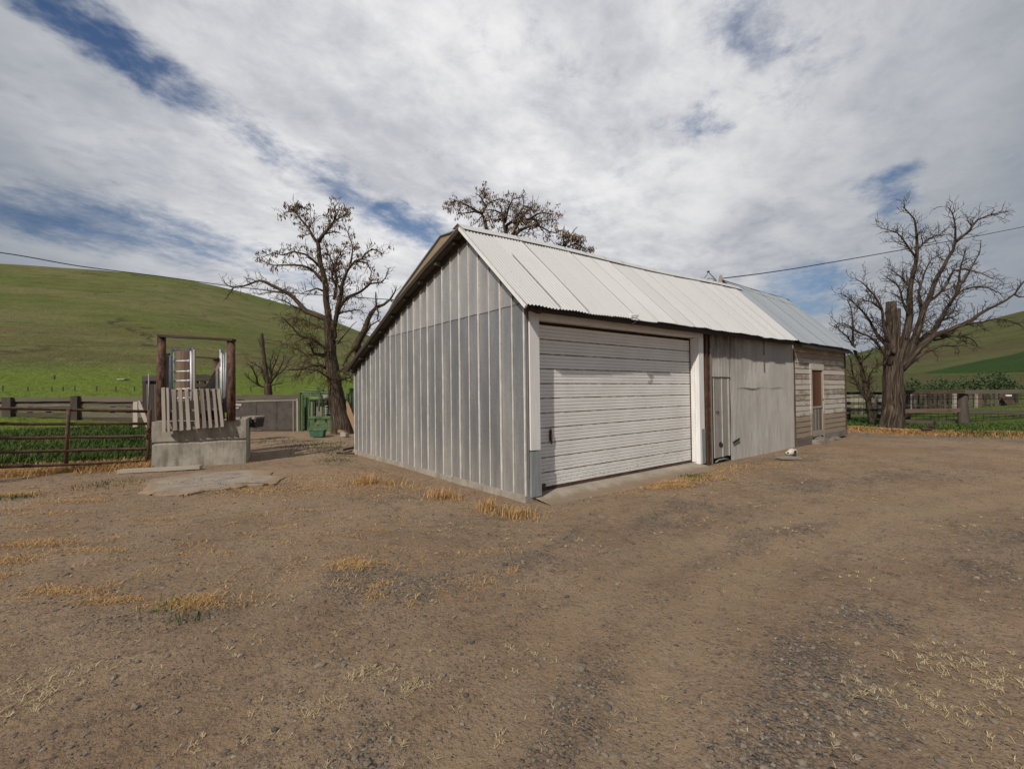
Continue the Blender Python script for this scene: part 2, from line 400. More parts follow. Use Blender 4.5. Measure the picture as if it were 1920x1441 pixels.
for a,b,ra,rb,k in [((-.20,1.33),(.0,1.40),.01,.09,1.0),((.0,1.40),(.35,1.66),.0,.12,.72),((.35,1.66),(.74,1.82),.0,.13,.58),((.76,1.84),(.98,1.90),.03,.17,.85),
                    ((1.03,.47),(1.20,.43),.0,.11,.66),((1.26,.68),(1.34,.70),.0,.10,.55),((1.33,.44),(1.36,.42),.0,.09,.4),((2.03,.41),(2.3,.52),.0,.10,.72),((2.25,.5),(2.6,.50),.0,.12,.4),
                    ((-.8,2.45),(.15,2.52),.02,.36,.68),((.15,2.62),(.7,2.75),.0,.24,.42),((2.9,1.0),(3.6,1.25),.05,.3,.85),((1.5,2.1),(1.7,2.3),.0,.25,.5),((2.3,1.55),(2.7,1.7),.0,.2,.3)]:
    h=g.m('MULTIPLY',capsule(a,b,ra,rb),k); holes=h if holes is None else g.m('MAXIMUM',holes,h)
st=g.map(P,(1,1,1),(0,0,0),(0,0,-.55)); st=g.map(st,(1.0,2.1,1))
n1=g.noise(st,1.5,7,.62,.35); n2=g.noise(P,7.5,8,.72,.3); n3=g.noise(st,4.0,6,.66,.2)
cov=g.m('ADD',g.m('ADD',g.m('MULTIPLY',n1,.75),g.m('MULTIPLY',n3,.55)),g.m('MULTIPLY',n2,.66))
cov=g.m('SUBTRACT',g.m('ADD',cov,-.33),g.m('MULTIPLY',holes,.62))
mask=g.mr(cov,-.04,.62)
sh=g.m('ADD',g.m('MULTIPLY',g.noise(st,.8,4,.55,.2),.7),g.m('ADD',g.m('MULTIPLY',g.noise(g.map(P,(1,1.4,1)),2.6,6,.62,.3),.5),g.m('MULTIPLY',g.m('SUBTRACT',n2,.5),.28)))
shade=g.mr(sh,.38,.82)
white=g.mix(shade,(4.9,5.05,5.5),(9.3,9.2,9.2))
# thicker, greyer deck towards the +x horizon and the far left
east=g.mr(ds[0],.62,1.0); lw=g.mr(ds[0],.15,-.35)
white=g.mix(g.m('MULTIPLY',east,.35),white,(3.0,3.25,3.6)); white=g.mix(g.m('MULTIPLY',lw,.35),white,(3.3,3.6,4.1))
skyc=g.mix(.5,sky.outputs[0],g.mix(g.mr(ds[2],.05,.55),(2.2,3.3,5.2),(.30,.78,2.2)))
# brightest cloud ahead, darkened all round to cut fill and mimic lens vignetting
cdir=(.50,.66,.56); cl=math.sqrt(sum(c*c for c in cdir)); cdir=tuple(c/cl for c in cdir)
dt=g.n('ShaderNodeVectorMath',{0:dv,1:cdir},operation='DOT_PRODUCT').outputs['Value']
white=g.mix(g.mr(dt,.98,.58,0,.84),white,(2.3,2.65,3.15)); 
skyc=g.mix(g.mr(dt,.97,.6,0,.6),skyc,(.20,.48,1.15))
final=g.mix(mask,skyc,white)
bg=g.n('ShaderNodeBackground',{0:final,1:.1}); wo=nt.nodes.new('ShaderNodeOutputWorld'); nt.links.new(bg.outputs[0],wo.inputs[0])
sd=bpy.data.lights.new('sun','SUN'); sd.energy=3.8; sd.angle=math.radians(1.0); sd.color=(1,.925,.82)
so=bpy.data.objects.new('sun',sd); so.rotation_euler=SUN.to_track_quat('Z','Y').to_euler(); col.objects.link(so)
scene.view_settings.view_transform='Standard'; scene.view_settings.look='None'; scene.view_settings.exposure=0; scene.view_settings.gamma=1

# ------------------------------------------------------------------ ground
def interp(t,x):
    if x<=t[0][0]: return t[0][1]
    for (a,b),(c,d) in zip(t,t[1:]):
        if x<=c: return b+(d-b)*(x-a)/(c-a)
    return t[-1][1]
def sstep(a,b,x):
    t=min(1,max(0,(x-a)/(b-a))); return t*t*(3-2*t)
def seg_d(p,a,b):
    ax,ay=a; bx,by=b; dx,dy=bx-ax,by-ay; L=dx*dx+dy*dy
    t=min(1,max(0,((p[0]-ax)*dx+(p[1]-ay)*dy)/L)); return math.hypot(p[0]-ax-t*dx,p[1]-ay-t*dy)
def side(p,a,b): return (b[0]-a[0])*(p[1]-a[1])-(b[1]-a[1])*(p[0]-a[0])
def L2(p): return (p.x,p.y)
gA=L2(gnd(-260,892)); gB=L2(gnd(278,868))                       # line of the pipe gate
sA=L2(gnd(1597,806)); sB=L2(gnd(1700,812)); sC=L2(gnd(1920,818)); sD=(sC[0]+(sC[0]-sB[0])*2,sC[1]+(sC[1]-sB[1])*2)
def straw_line(p): return min(seg_d(p,sA,sB),seg_d(p,sB,sC),seg_d(p,sC,sD))
def pline(px): return [L2(gnd(a,b)) for a,b in px]
TRK=[pline(((1150,1600),(1180,1441),(1240,1250),(1330,1120),(1480,1030),(1700,962),(1920,927),(2300,900))),pline(((800,1600),(880,1441),(1010,1200),(1180,1070),(1400,985),(1700,925),(1920,900),(2300,880))),
     pline(((300,1600),(420,1250),(560,1080),(640,980),(600,900),(560,850)))]
GRV=[pline(((980,1600),(1050,1441),(1120,1240),(1240,1110),(1400,1025),(1650,950),(1920,912))),pline(((560,1600),(700,1300),(860,1110),(1080,1000),(1300,940))),pline(((1500,1441),(1560,1280),(1700,1120),(1920,1010))),pline(((60,1441),(250,1330),(480,1180),(640,1090)))]
def pd(p,L): return min(seg_d(p,a,b) for a,b in zip(L,L[1:]))
yard_back=[L2(gnd(458,826)),L2(gnd(660,812))]
def hgt(x,y):
    n=mnoise.noise(V((x*.35,y*.35,0)))*.035+mnoise.noise(V((x*1.3,y*1.3,3)))*.016+mnoise.noise(V((x*3.7,y*3.7,5)))*.008+mnoise.noise(V((x*9,y*9,8)))*.004
    base=-.02
    rr=sum(-.020*math.exp(-(pd((x,y),L)/.26)**2) for L in TRK)+sum(.010*math.exp(-(pd((x,y),L)/.3)**2) for L in GRV)
    k=1
    if -.6<x<14.4 and -.6<y<8: n*=.35; rr*=.3; base=-.045
    sl=straw_line((x,y)); n+=.10*math.exp(-(sl/.7)**2)
    hole=math.hypot((x+3.05)*1.0,(y-1.15)*1.5); n-=.07*math.exp(-(hole/.35)**2)
    return base+n+rr
TK=[0]
def gcover(x,y):
    """green, straw, gravel"""
    p=(x,y); wob=mnoise.noise(V((x*.5,y*.5,11)))*.6
    green=0; straw=0
    d=side(p,gA,gB)/math.hypot(gB[0]-gA[0],gB[1]-gA[1])            # >0 behind gate
    left_edge=gB[0]+(y-gB[1])*.15
    if x<gB[0]+.3+(y-gB[1])*.20: green=max(green,sstep(.25,1.0,d+wob*.4))
    dg=seg_d(p,gA,gB)
    if x<-3.9: straw=max(straw,1-sstep(.15,1.0,abs(d+.35)+wob*.5))
    if y>27+x*.1 : green=max(green,sstep(27,32,y-x*.1))
    # right side
    a=side(p,sA,sD)/math.hypot(sD[0]-sA[0],sD[1]-sA[1]); sl=straw_line(p)
    if x>13.6:
        straw=max(straw,1-sstep(.5,1.15,sl+wob*.5))
        green=max(green,sstep(.7,1.6,a+wob))
    if y>60: green=1
    gn=mnoise.noise(V((x*.45+y*.15,y*.6,21)))+.6*mnoise.noise(V((x*1.6,y*1.6,31)))
    tk=max(math.exp(-(pd(p,L)/.33)**2)*(1 if i_<2 else .6) for i_,L in enumerate(TRK)); rut=max(math.exp(-(pd(p,L)/.42)**2) for L in GRV)*.55-tk*.55; TK[0]=tk*(.65+.5*mnoise.noise(V((x*.9,y*.9,41))))
    road=sstep(1.3,.3,abs(a+1.9))*(1 if x>9 else 0)
    grav=sstep(.0,.75,gn+rut-.08)
    grav=max(grav,.9*road)
    return green,straw,grav
def axis(lo,hi,step,far):
    v=[lo+i*step for i in range(int((hi-lo)/step)+1)]
    a=[];s=step;x=lo
    while x>-far: s*=1.35; x-=s; a.append(x)
    b=[];s=step;x=v[-1]
    while x<far: s*=1.35; x+=s; b.append(x)
    return a[::-1]+v+b
xs=axis(-12,26,.15,4200); ys=axis(-6.5,24,.15,4200)
gv=[];ca=[];cb=[];cc=[];ct_=[]
for y in ys:
    for x in xs:
        if -13<x<40 and -8<y<40:
            gv.append((x,y,hgt(x,y))); a,b,c=gcover(x,y); tkv=TK[0]
        else:
            gv.append((x,y,-.02)); tkv=0.0; a,b,c=gcover(x,y) if -70<x<150 and -90<y<70 else (1.0,0.0,0.0)
        ca.append(a);cb.append(b);cc.append(c);ct_.append(tkv)
nx=len(xs); gf=[(j*nx+i,j*nx+i+1,(j+1)*nx+i+1,(j+1)*nx+i) for j in range(len(ys)-1) for i in range(nx-1)]
me=bpy.data.meshes.new('ground'); me.from_pydata(gv,[],gf)
for nm,arr in(('green',ca),('straw',cb),('gravel',cc),('track',ct_)):
    t=me.attributes.new(nm,'FLOAT','POINT'); t.data.foreach_set('value',arr)
me.polygons.foreach_set('use_smooth',[True]*len(gf))
def fn(g):
    p=g.obj()
    n1=g.noise(p,.7,6,.65); n2=g.noise(p,5,6,.7); n3=g.noise(p,45,4,.7); n0=g.noise(g.map(p,(.5,1.4,1),(0,0,0),(0,0,.5)),.9,5,.6)
    dirt=g.mix(g.mr(n1,.3,.7),(.265,.180,.115),(.355,.255,.170))
    dirt=g.mix(g.mr(n2,.48,.75,0,.6),dirt,(.17,.115,.075))
    dirt=g.mix(g.mr(n0,.5,.75,0,.55),dirt,(.29,.225,.155))
    n4=g.noise(p,16,6,.75); n5=g.noise(g.map(p,(1,2.6,1),(0,0,0),(0,0,-.6)),2.2,6,.7)
    dirt=g.mix(g.mr(n4,.53,.72,0,.65),dirt,(.12,.082,.055)); dirt=g.mix(g.mr(n4,.47,.28,0,.6),dirt,(.40,.295,.20)); dirt=g.mix(g.mr(n5,.52,.7,0,.5),dirt,(.15,.112,.084))
    dirt=g.mix(g.mr(n3,.5,.72,0,.75),dirt,(.085,.064,.048))
    dirt=g.mix(g.m('MULTIPLY',g.mr(g.attr('track'),.15,.9),.6),dirt,g.mix(n4,(.30,.215,.135),(.42,.31,.205)))
    vc=g.vor(p,55,'Color'); vd=g.vor(p,55); vc2=g.vor(p,23,'Color'); vd2=g.vor(p,23)
    stone=g.mix(g.sep(vc)[0],(.115,.105,.096),(.25,.22,.19)); stone=g.mix(g.mr(vd,.35,.6,0,.6),stone,(.075,.058,.044))
    stone2=g.mix(g.sep(vc2)[1],(.11,.098,.09),(.23,.20,.165))
    big=g.m('MULTIPLY',g.mr(g.sep(vc2)[0],.80,.86),g.mr(vd2,.42,.3))
    gm=g.m('ADD',g.m('MULTIPLY',g.attr('gravel'),.80),g.m('MULTIPLY',g.m('SUBTRACT',n2,.5),2.4))
    fine=g.m('MULTIPLY',g.mr(gm,.05,1.0),g.mr(g.sep(vc)[1],.25,.55))
    rare=g.mr(g.sep(vc)[2],.86,.9,0,.85)
    sm=g.m('MAXIMUM',g.m('MULTIPLY',fine,.85),g.m('MULTIPLY',rare,g.mr(vd,.5,.35)))
    c=g.mix(sm,dirt,stone); bm=g.m('MULTIPLY',big,g.mr(gm,.0,.6,.25,1)); c=g.mix(bm,c,stone2)
    # dry straw litter
    ns=g.noise(g.map(p,(1,1,1)),14,5,.7); sw=g.mr(g.m('ADD',g.attr('straw'),g.m('MULTIPLY',g.m('SUBTRACT',ns,.5),1.2)),.3,.75)
    c=g.mix(g.m('MULTIPLY',sw,.9),c,g.mix(ns,(.20,.10,.035),(.44,.25,.10)))
    ng=g.noise(p,3,6,.7); gw=g.mr(g.m('ADD',g.attr('green'),g.m('MULTIPLY',g.m('SUBTRACT',ng,.5),.8)),.35,.75)
    far=g.noise(p,.05,5,.6)
    gc=g.mix(ng,(.035,.058,.012),(.065,.092,.020)); gc=g.mix(g.mr(far,.4,.65,0,.5),gc,(.095,.105,.03))
    c=g.mix(gw,c,gc)
    h=g.m('ADD',g.m('MULTIPLY',n2,1.2),g.m('MULTIPLY',n3,.6)); h=g.m('ADD',h,g.m('MULTIPLY',n4,1.3)); h=g.m('ADD',h,g.m('MULTIPLY',g.m('MULTIPLY',sm,g.m('SUBTRACT',.6,vd)),1.1)); h=g.m('ADD',h,g.m('MULTIPLY',g.m('MULTIPLY',bm,g.m('SUBTRACT',.6,vd2)),2.2))
    return {'Base Color':c,'Roughness':.95,'Normal':g.bump(h,1.0,.034),'Specular IOR Level':.12}
M['ground']=material('ground',fn); me.materials.append(M['ground'])
go=bpy.data.objects.new('ground',me); col.objects.link(go); tag(go,kind='structure')

# ------------------------------------------------------------------ hills
def smooth_interp(t,x):
    return sum(interp(t,x+o) for o in(-40,-20,0,20,40))/5
def hill(name,sil,px0,px1,nstep,d0,d1,power,matname,rows=110,rough=1.0,seed=0,azw=None):
    vs=[];fs=[];crop=[]
    dmax=d1*1.35
    S=lambda d:(0 if d<d0 else min(1,(d-d0)/(d1-d0))**power*(1 if d<d1 else max(0,1-((d-d1)/(dmax-d1))**2*.55)))
    ds=[d0*(dmax/d0)**(k/(rows-1)) for k in range(rows)]
    best=max(S(d)/d for d in ds)
    for i in range(nstep+1):
        px=px0+(px1-px0)*i/nstep
        r=ray(px,720.5); az=V((r.x,r.y,0)).normalized(); py=smooth_interp(sil,px); rr=ray(px,py); el=rr.z/math.hypot(rr.x,rr.y)
        for k,d in enumerate(ds):
            x,y=CAM.x+az.x*d,CAM.y+az.y*d; s=S(d)
            H=max(0,(el+0.0)*1.0)/best
            z=H*s*1.0+1.6*min(1,s*3)*.9
            n=rough*(mnoise.noise(V((x*.02,y*.02,seed)))*1.6+mnoise.noise(V((x*.06,y*.06,seed+4)))*.55+abs(mnoise.noise(V((x*.045+seed,y*.012,9))))*-1.2)
            z+=n*s*(1-.75*min(1,s)) - .12
            vs.append((x,y,z)); q=V((x,y,z))-CAM; u=960+FPX*q.dot(RT)/q.dot(FW); v=720.5-FPX*q.dot(UP)/q.dot(FW); crop.append((u,v,d))
    for i in range(nstep):
        for k in range(rows-1):
            a=i*rows+k; fs.append((a,a+rows,a+rows+1,a+1))
    me=bpy.data.meshes.new(name); me.from_pydata(vs,[],fs); me.polygons.foreach_set('use_smooth',[True]*len(fs)); me.materials.append(M[matname])
    o=bpy.data.objects.new(name,me); col.objects.link(o); tag(o,kind='structure'); return o,crop
def hillmat(name,low,mid,dry,brown,lowz):
    def fn(g):
        p=g.obj(); s=g.sep(p)
        n1=g.noise(g.map(p,(1,1,2.2)),.018,7,.62); n2=g.noise(p,.09,7,.7); n3=g.noise(g.map(p,(.6,.6,4)),.03,6,.6,.8); n4=g.noise(p,.9,5,.75)
        c=g.mix(g.mr(n1,.38,.62),mid,dry); c=g.mix(g.mr(n2,.4,.68,0,.75),c,(mid[0]*.62,mid[1]*.68,mid[2]*.6)); n6=g.noise(g.map(p,(1,1,3)),.28,6,.75); c=g.mix(g.mr(n6,.48,.7,0,.6),c,(dry[0]*1.1,dry[1]*1.05,dry[2]))
        band=g.mr(g.m('ADD',s[2],g.m('MULTIPLY',n2,3.0)),lowz*1.7,lowz*2.2); band=g.m('MULTIPLY',band,g.mr(s[2],lowz*6,lowz*3.4))
        c=g.mix(g.m('MULTIPLY',band,g.mr(n3,.52,.66,0,.65)),c,brown)
        gl=g.mr(g.m('ADD',s[2],g.m('MULTIPLY',g.m('SUBTRACT',n2,.5),lowz*1.2)),lowz*1.5,lowz*.7); c=g.mix(gl,c,low)
        crp=g.attr('crop'); c=g.mix(g.mr(g.m('ADD',crp,g.m('MULTIPLY',g.m('SUBTRACT',n2,.5),.5)),.2,.8),c,g.mix(n2,(.022,.048,.010),(.042,.080,.016)))
        br=g.attr('tan'); c=g.mix(g.m('MULTIPLY',g.mr(br,.3,.7),.85),c,g.mix(n2,(.070,.066,.026),(.105,.088,.038)))
        gul=g.vor(g.vm('ADD',g.map(p,(1,1,.35)),g.n('ShaderNodeVectorMath',{0:g.noise(p,.03,5,.6,0,True),3:55.0},operation='SCALE').outputs[0]),.017,'Distance','DISTANCE_TO_EDGE')
        gm=g.m('MULTIPLY',g.mr(gul,.02,.004),g.mr(n3,.46,.56)); gm=g.m('MULTIPLY',gm,g.mr(s[2],lowz*1.2,lowz*2))
        c=g.mix(g.m('MULTIPLY',gm,.65),c,(.036,.032,.017))
        c=g.mix(g.mr(n4,.52,.72,0,.5),c,(.036,.046,.012)); c=g.mix(g.mr(n6,.40,.26,0,.35),c,(.04,.055,.012))
        return {'Base Color':c,'Roughness':.95,'Normal':g.bump(g.m('ADD',n2,g.m('MULTIPLY',n4,.4)),.9,2.2),'Specular IOR Level':.1}
    M[name]=material(name,fn)
hillmat('left_hill',(.128,.172,.026),(.115,.135,.034),(.165,.152,.064),(.125,.088,.042),4.0)
hillmat('right_hill',(.085,.118,.026),(.080,.100,.026),(.112,.110,.044),(.088,.066,.034),2.5)
silL=[(-700,505),(-300,490),(0,493),(150,502),(300,515),(430,540),(520,565),(600,590),(660,614),(740,648),(860,690),(1000,722),(1150,735),(1400,738)]
from mathutils.bvhtree import BVHTree
o,cr=hill('hills',silL,-700,1300,170,27,330,1.35,'left_hill',110,1.0,3)
for nm in('crop','tan'):
    t=o.data.attributes.new(nm,'FLOAT','POINT'); t.data.foreach_set('value',[0.0]*len(cr))
bvhL=BVHTree.FromPolygons([tuple(v.co) for v in o.data.vertices],[tuple(p.vertices) for p in o.data.polygons])
def onhill(a,b):
    h=bvhL.ray_cast(CAM,ray(a,b).normalized()); return h[0] if h[0] is not None else gnd(a,b)
silR=[(1180,730),(1320,715),(1400,700),(1500,684),(1560,672),(1600,661),(1700,638),(1760,622),(1820,606),(1880,592),(1920,581),(2000,560),(2200,515),(2600,470)]
o,cr=hill('hills',silR,1180,2600,150,24,240,1.25,'right_hill',150,.55,8)
c1=[];c2=[]
for u,v,d in cr:
    w_=mnoise.noise(V((u*.02,v*.05,2)))*3
    top=interp([(1690,703),(1740,694),(1800,681),(1860,668),(1920,657),(2300,600)],u); bot=interp([(1690,700),(1760,701),(1920,699),(2300,696)],u)
    c1.append(max(0,min(1,(v-top-w_)/5,(bot-v)/1.5,(u-1690)/30)) if u>1690 else 0.0)
    c2.append(1.0 if v>interp([(1500,708),(1640,703),(1720,699),(1780,702),(1920,701)],u)+w_*.5 and v<733 else 0.0)
t=o.data.attributes.new('crop','FLOAT','POINT'); t.data.foreach_set('value',c1)
t=o.data.attributes.new('tan','FLOAT','POINT'); t.data.foreach_set('value',c2)

# ------------------------------------------------------------------ garage
GZ=-.10
OV=.20; RY,RZ=1.52,4.46; EY,EZ=-.25,2.83; BY,BZ=7.45,2.27
BACK=[(RY,RZ),(2.72,4.09),(4.07,3.63),(5.47,3.06),(BY,BZ)]
XE=9.30
ga=empty('metal_garage',(0,0,0)); tag(ga,'long low garage with silver ribbed metal end wall, white corrugated roof and white roll-up door','garage')
sl=(RZ-BZ)/(BY-RY)
def rake_z(y): return interp(BACK,y) if y>RY else RZ-(RY-y)*(RZ-EZ)/(RY-EY)
# gable wall, panel by panel
NP=24; LG=7.35; pw=LG/NP
mb=MB()
for k in range(NP):
    y0,y1=k*pw,(k+1)*pw
    if y1>RY>y0: cuts=[y0,RY,y1]
    else: cuts=[y0,y1]
    t=R.random()*.55
    for a,b in zip(cuts,cuts[1:]):
        za,zb=rake_z(a)-.085,rake_z(b)-.085
        seam=2.945
        lo=0.06
        if min(za,zb)>seam+.05:
            mb.quad((0,b,lo),(0,a,lo),(0,a,seam),(0,b,seam),t)
            mb.quad((-.005,b,seam-.02),(-.005,a,seam-.02),(-.005,a,za),(-.005,b,zb),.62+.38*R.random())
        else: mb.quad((0,b,lo),(0,a,lo),(0,a,za),(0,b,zb),t)
# side returns so that the wall has depth
mb.quad((0,LG,.06),(9.7,LG,.06),(9.7,LG,2.25),(0,LG,2.25),.5)
gw_=mb.build('gable_wall',M['galv_sheet'],ga)
for k in range(NP+1):
    y=min(max(k*pw,.02),LG-.015); mb=MB(); wd=.014 if k%2 else .025; dp=.018 if k%2 else .024
    zt=rake_z(y)-.11
    o_=R.uniform(-.006,.006)
    zz_=[.05+ (zt-.05)*i/6 for i in range(7)]
    for i in range(6):
        a0=y+o_+R.uniform(-.003,.003); a1=a0
        mb.board((-.008-dp/2+.002,a0,zz_[i]),(-.008-dp/2+.002,a1,zz_[i+1]+.001*(i%2)),wd,dp,(0,1,0),.5)
    sub(mb,'standing_seam',M['galv_rib'],gw_)
mb=MB()
for k in range(12): mb.board((-.007,.02+k*.42,2.925+.006*R.uniform(-1,1)),(-.007,.02+(k+1)*.42,2.925+.006*R.uniform(-1,1)),.010,.004,(0,0,1),.3)
sub(mb,'sheet_joint',M['lap_stain'],gw_)
# corner flashing strip
mb=MB(); mb.box(-.012,.0,-.012,.0,.05,2.90); mb.quad((-.004,-.004,.05),(.035,-.004,.05),(.035,-.004,2.9),(-.004,-.004,2.9)); mb.build('corner_flashing',M['galv_sheet'],ga)
mb=MB(); mb.quad((.034,-.006,.3),(.050,-.006,.3),(.050,-.006,2.83),(.034,-.006,2.83)); mb.build('corner_gap',M['rust'],ga)
# foundation
mb=MB()
n=30
for k in range(n):
    y0,y1=-.02+(LG+.05)*k/n,-.02+(LG+.05)*(k+1)/n
    j=lambda y:-.045-.03*abs(mnoise.noise(V((0,y*1.7,4))))
    mb.quad((j(y1)-.01,y1,-.3),(j(y0)-.01,y0,-.3),(j(y0),y0,.055),(j(y1),y1,.055)); mb.quad((j(y1),y1,.055),(j(y0),y0,.055),(.05,y0,.058),(.05,y1,.058))
mb.quad((-.055,-.02,-.3),(.24,-.02,-.3),(.24,-.02,.055),(-.055,-.02,.055)); mb.quad((-.05,-.02,.055),(.24,-.02,.055),(.24,.1,.055),(-.05,.1,.055))
mb.build('foundation',M['dusty_concrete'],ga)
mb=MB(); mb.quad((9.73,.06,-.1),(9.73,7.3,-.1),(9.73,7.3,2.2),(9.73,.06,2.85)); mb.build('inner_wall',M['dark_wood'],ga)
mb=MB(); mb.quad((.2,.26,2.55),(4.8,.26,2.55),(4.8,.26,3.0),(.2,.26,3.0)); mb.build('lintel',M['dark_wood'],ga)
# roof deck (boards and rafters), seen dark under the rake
mb=MB()
for (ya,za),(yb,zb) in [((RY,RZ-.03),(EY+.04,EZ-.0))]+[((a_[0],a_[1]-.03),(b_[0],b_[1]-.03)) for a_,b_ in zip(BACK,BACK[1:])]:
    d=V((0,yb-ya,zb-za)); nn=V((0,-d.z,d.y)).normalized(); nn=nn if nn.z>0 else -nn
    a=V((0,ya,za)); b=V((0,yb,zb)); th=.055
    for x0,x1 in((-OV+.02,XE),):
        mb.quad((x0,a.y,a.z),(x0,b.y,b.z),(x1,b.y,b.z),(x1,a.y,a.z)); a2=a-nn*th; b2=b-nn*th
        mb.quad((x0,a2.y,a2.z),(x1,a2.y,a2.z),(x1,b2.y,b2.z),(x0,b2.y,b2.z)); mb.quad((x0,a.y,a.z),(x0,a2.y,a2.z),(x0,b2.y,b2.z),(x0,b.y,b.z)); mb.quad((x0,b.y,b.z),(x0,b2.y,b2.z),(x1,b2.y,b2.z),(x1,b.y,b.z))
deck=mb.build('roof_deck',M['dark_wood'],ga)
mb=MB()   # lookouts under the back rake
for k in range(9):
    y=RY+.25+k*.68; mb.board((-OV+.03,y,rake_z(y)-.13),(.0,y,rake_z(y)-.13),.07,.05,(0,0,1))

for a_,b_ in zip(BACK,BACK[1:]): mb.board((-.045,a_[0],a_[1]-.135),(-.045,min(b_[0],LG),rake_z(min(b_[0],LG))-.135),.085,.025,(0,0,1),.1,.006,nseg=4)
mb.build('lookout',M['dark_wood'],ga)
# rake boards
mb=MB()
for a_,b_ in zip(BACK,BACK[1:]): mb.board((-OV,a_[0],a_[1]-.055),(-OV,b_[0],b_[1]-.055),.085,.03,(0,0,1),.05,.006,nseg=5)
mb.build('rake_board',M['dark_wood'],ga)
mb=MB(); mb.board((-OV,RY,RZ-.03),(-OV,EY,EZ-.03),.05,.03,(0,0,1),.8,.002,nseg=4); mb.build('rake_board',M['trim_white'],ga)
mb=MB(); mb.tube([(-OV-.004,a_[0],a_[1]+.002) for a_ in BACK],.011,6); mb.build('rake_trim',M['tan_wood'],ga)
# corrugated sheets
def corr_roof(mb,x0,x1,top,bot,sheet=.62,pitch=.069,amp=.010,lift=.012,under=True,topz=None,wav=.02,seed=0,drop=0.0,laps=False):
    """top,bot: functions x -> (y,z). one sheet at a time, each lapped a little over the last"""
    x=x0; k=0
    while x<x1-.02:
        xe=min(x1,x+sheet); t=R.random(); ends=R.uniform(-.03,.03); lf=lift+ (k%2)*.006+R.uniform(0,.004)
        nn=max(4,int((xe-x+.035)/pitch*6)); rows=[]
        for r in range(5):
            f=r/4; row=[]
            for i in range(nn+1):
                xx=x+(xe-x+.035)*i/nn
                ty,tz=top(xx); by,bz=bot(xx); fy=f*(1+ends*.25) if r==4 else f
                y=ty+(by-ty)*fy; z=tz+(bz-tz)*fy
                d=V((0,by-ty,bz-tz)).normalized(); n_=V((0,-d.z,d.y)); n_=n_ if n_.z>0 else -n_
                h=lf+amp*math.sin(2*math.pi*(xx)/pitch)+wav*mnoise.noise(V((xx*.8,f*2.5,seed)))*(.4+f) 
                if i>=nn-2 : h+=.004
                mb.v.append((xx,y+n_.y*h,z+n_.z*h-drop*f*f*abs(mnoise.noise(V((xx*1.3,seed,7)))))); row.append(len(mb.v)-1)
            rows.append(row)
        for a,b in zip(rows,rows[1:]):
            for i in range(nn): mb.face((a[i],b[i],b[i+1],a[i+1]),None,t,True)
        if laps and k and R.random()<.8:
            ty,tz=top(x); by,bz=bot(x); d=V((0,by-ty,bz-tz)).normalized(); n_=V((0,d.z,-d.y)); w_=R.choice((.010,.012,.016,.030))
            f0=R.choice((0,0,.0,.35)); a=V((x+.03,ty,tz)).lerp(V((x+.03,by,bz)),f0)+n_*.042; b=V((x+.03,by,bz))+n_*.036
            LAPS.append((a,b,w_))
        x=xe; k+=1
LAPS=[]
mb=MB()
corr_roof(mb,-OV-.01,XE+.0,lambda x:(RY+.02,RZ+.03+.022*max(0,x)+.02*math.sin(x*.9)),lambda x:(EY-.02,EZ+.0+.004*x),wav=.012,seed=1,drop=.03,laps=True)
roof=mb.build('roof',M['white_roof'],ga)
mb=MB()
for a,b,w_ in LAPS:
    mb=MB()
    for i in range(6):
        p,q=a.lerp(b,i/6),a.lerp(b,(i+1)/6); mb.quad(p,q,q+V((w_,0,0)),p+V((w_,0,0)),R.random())
    sub(mb,'sheet_lap',M['lap_stain'],roof)
# gable end of white sheets past the eave, upper right sliver running over the neighbour
mb=MB()
corr_roof(mb,-OV+.03,XE,lambda x:(RY,RZ+.0),lambda x:(4.07,3.63),sheet=.9,wav=.015,seed=5)
corr_roof(mb,-OV+.03,XE,lambda x:(4.05,3.64),lambda x:(BY,BZ),sheet=.9,wav=.015,seed=6)
sub(mb,'back_slope',M['grey_roof'],roof)
# ridge cap
mb=MB(); n=40
for k in range(n):
    xa,xb=-OV-.02+(XE+.55+OV)*k/n,-OV-.02+(XE+.55+OV)*(k+1)/n
    z=lambda x:RZ+.062+.022*max(0,x)+.02*math.sin(x*.9)
    mb.quad((xa,RY-.16,z(xa)-.135),(xb,RY-.16,z(xb)-.135),(xb,RY+.02,z(xb)),(xa,RY+.02,z(xa)),.9)
    mb.quad((xa,RY+.02,z(xa)),(xb,RY+.02,z(xb)),(xb,RY+.2,z(xb)-.05),(xa,RY+.2,z(xa)-.05),.7)
    mb.quad((xa,RY-.16,z(xa)-.135),(xa,RY-.16,z(xa)-.142),(xb,RY-.16,z(xb)-.142),(xb,RY-.16,z(xb)-.135),.2)
sub(mb,'ridge_cap',M['white_roof'],roof)
# sprung upper roof layer along the back rake
mb=MB(); prof=[(RY,RZ+.03),(2.02,4.52),(2.36,4.56),(4.38,3.74),(5.5,3.08)]
for (ya,za),(yb,zb) in zip(prof,prof[1:]):
    mb.board((-.09,ya,za),(-.09,yb,zb),.02,.04,(0,0,1),.3)
    mb.quad((-.10,ya,za+.012),(-.10,yb,zb+.012),(2.2,yb,zb+.0),(2.2,ya,za+.0),.3)
    mb.quad((-.10,ya,za-.004),(2.2,ya,za-.012),(2.2,yb,zb-.012),(-.10,yb,zb-.004),.3)
ul=mb.build('upper_roof_layer',M['grey_roof'],ga)
mb=MB()
for (ya,za),(yb,zb) in zip(prof,prof[1:]):
    mb.quad((-.075,yb,rake_z(yb)),(-.075,ya,rake_z(ya)),(-.075,ya,za-.01),(-.075,yb,zb-.01),.6)
sub(mb,'end_board',M['tan_wood'],ul)
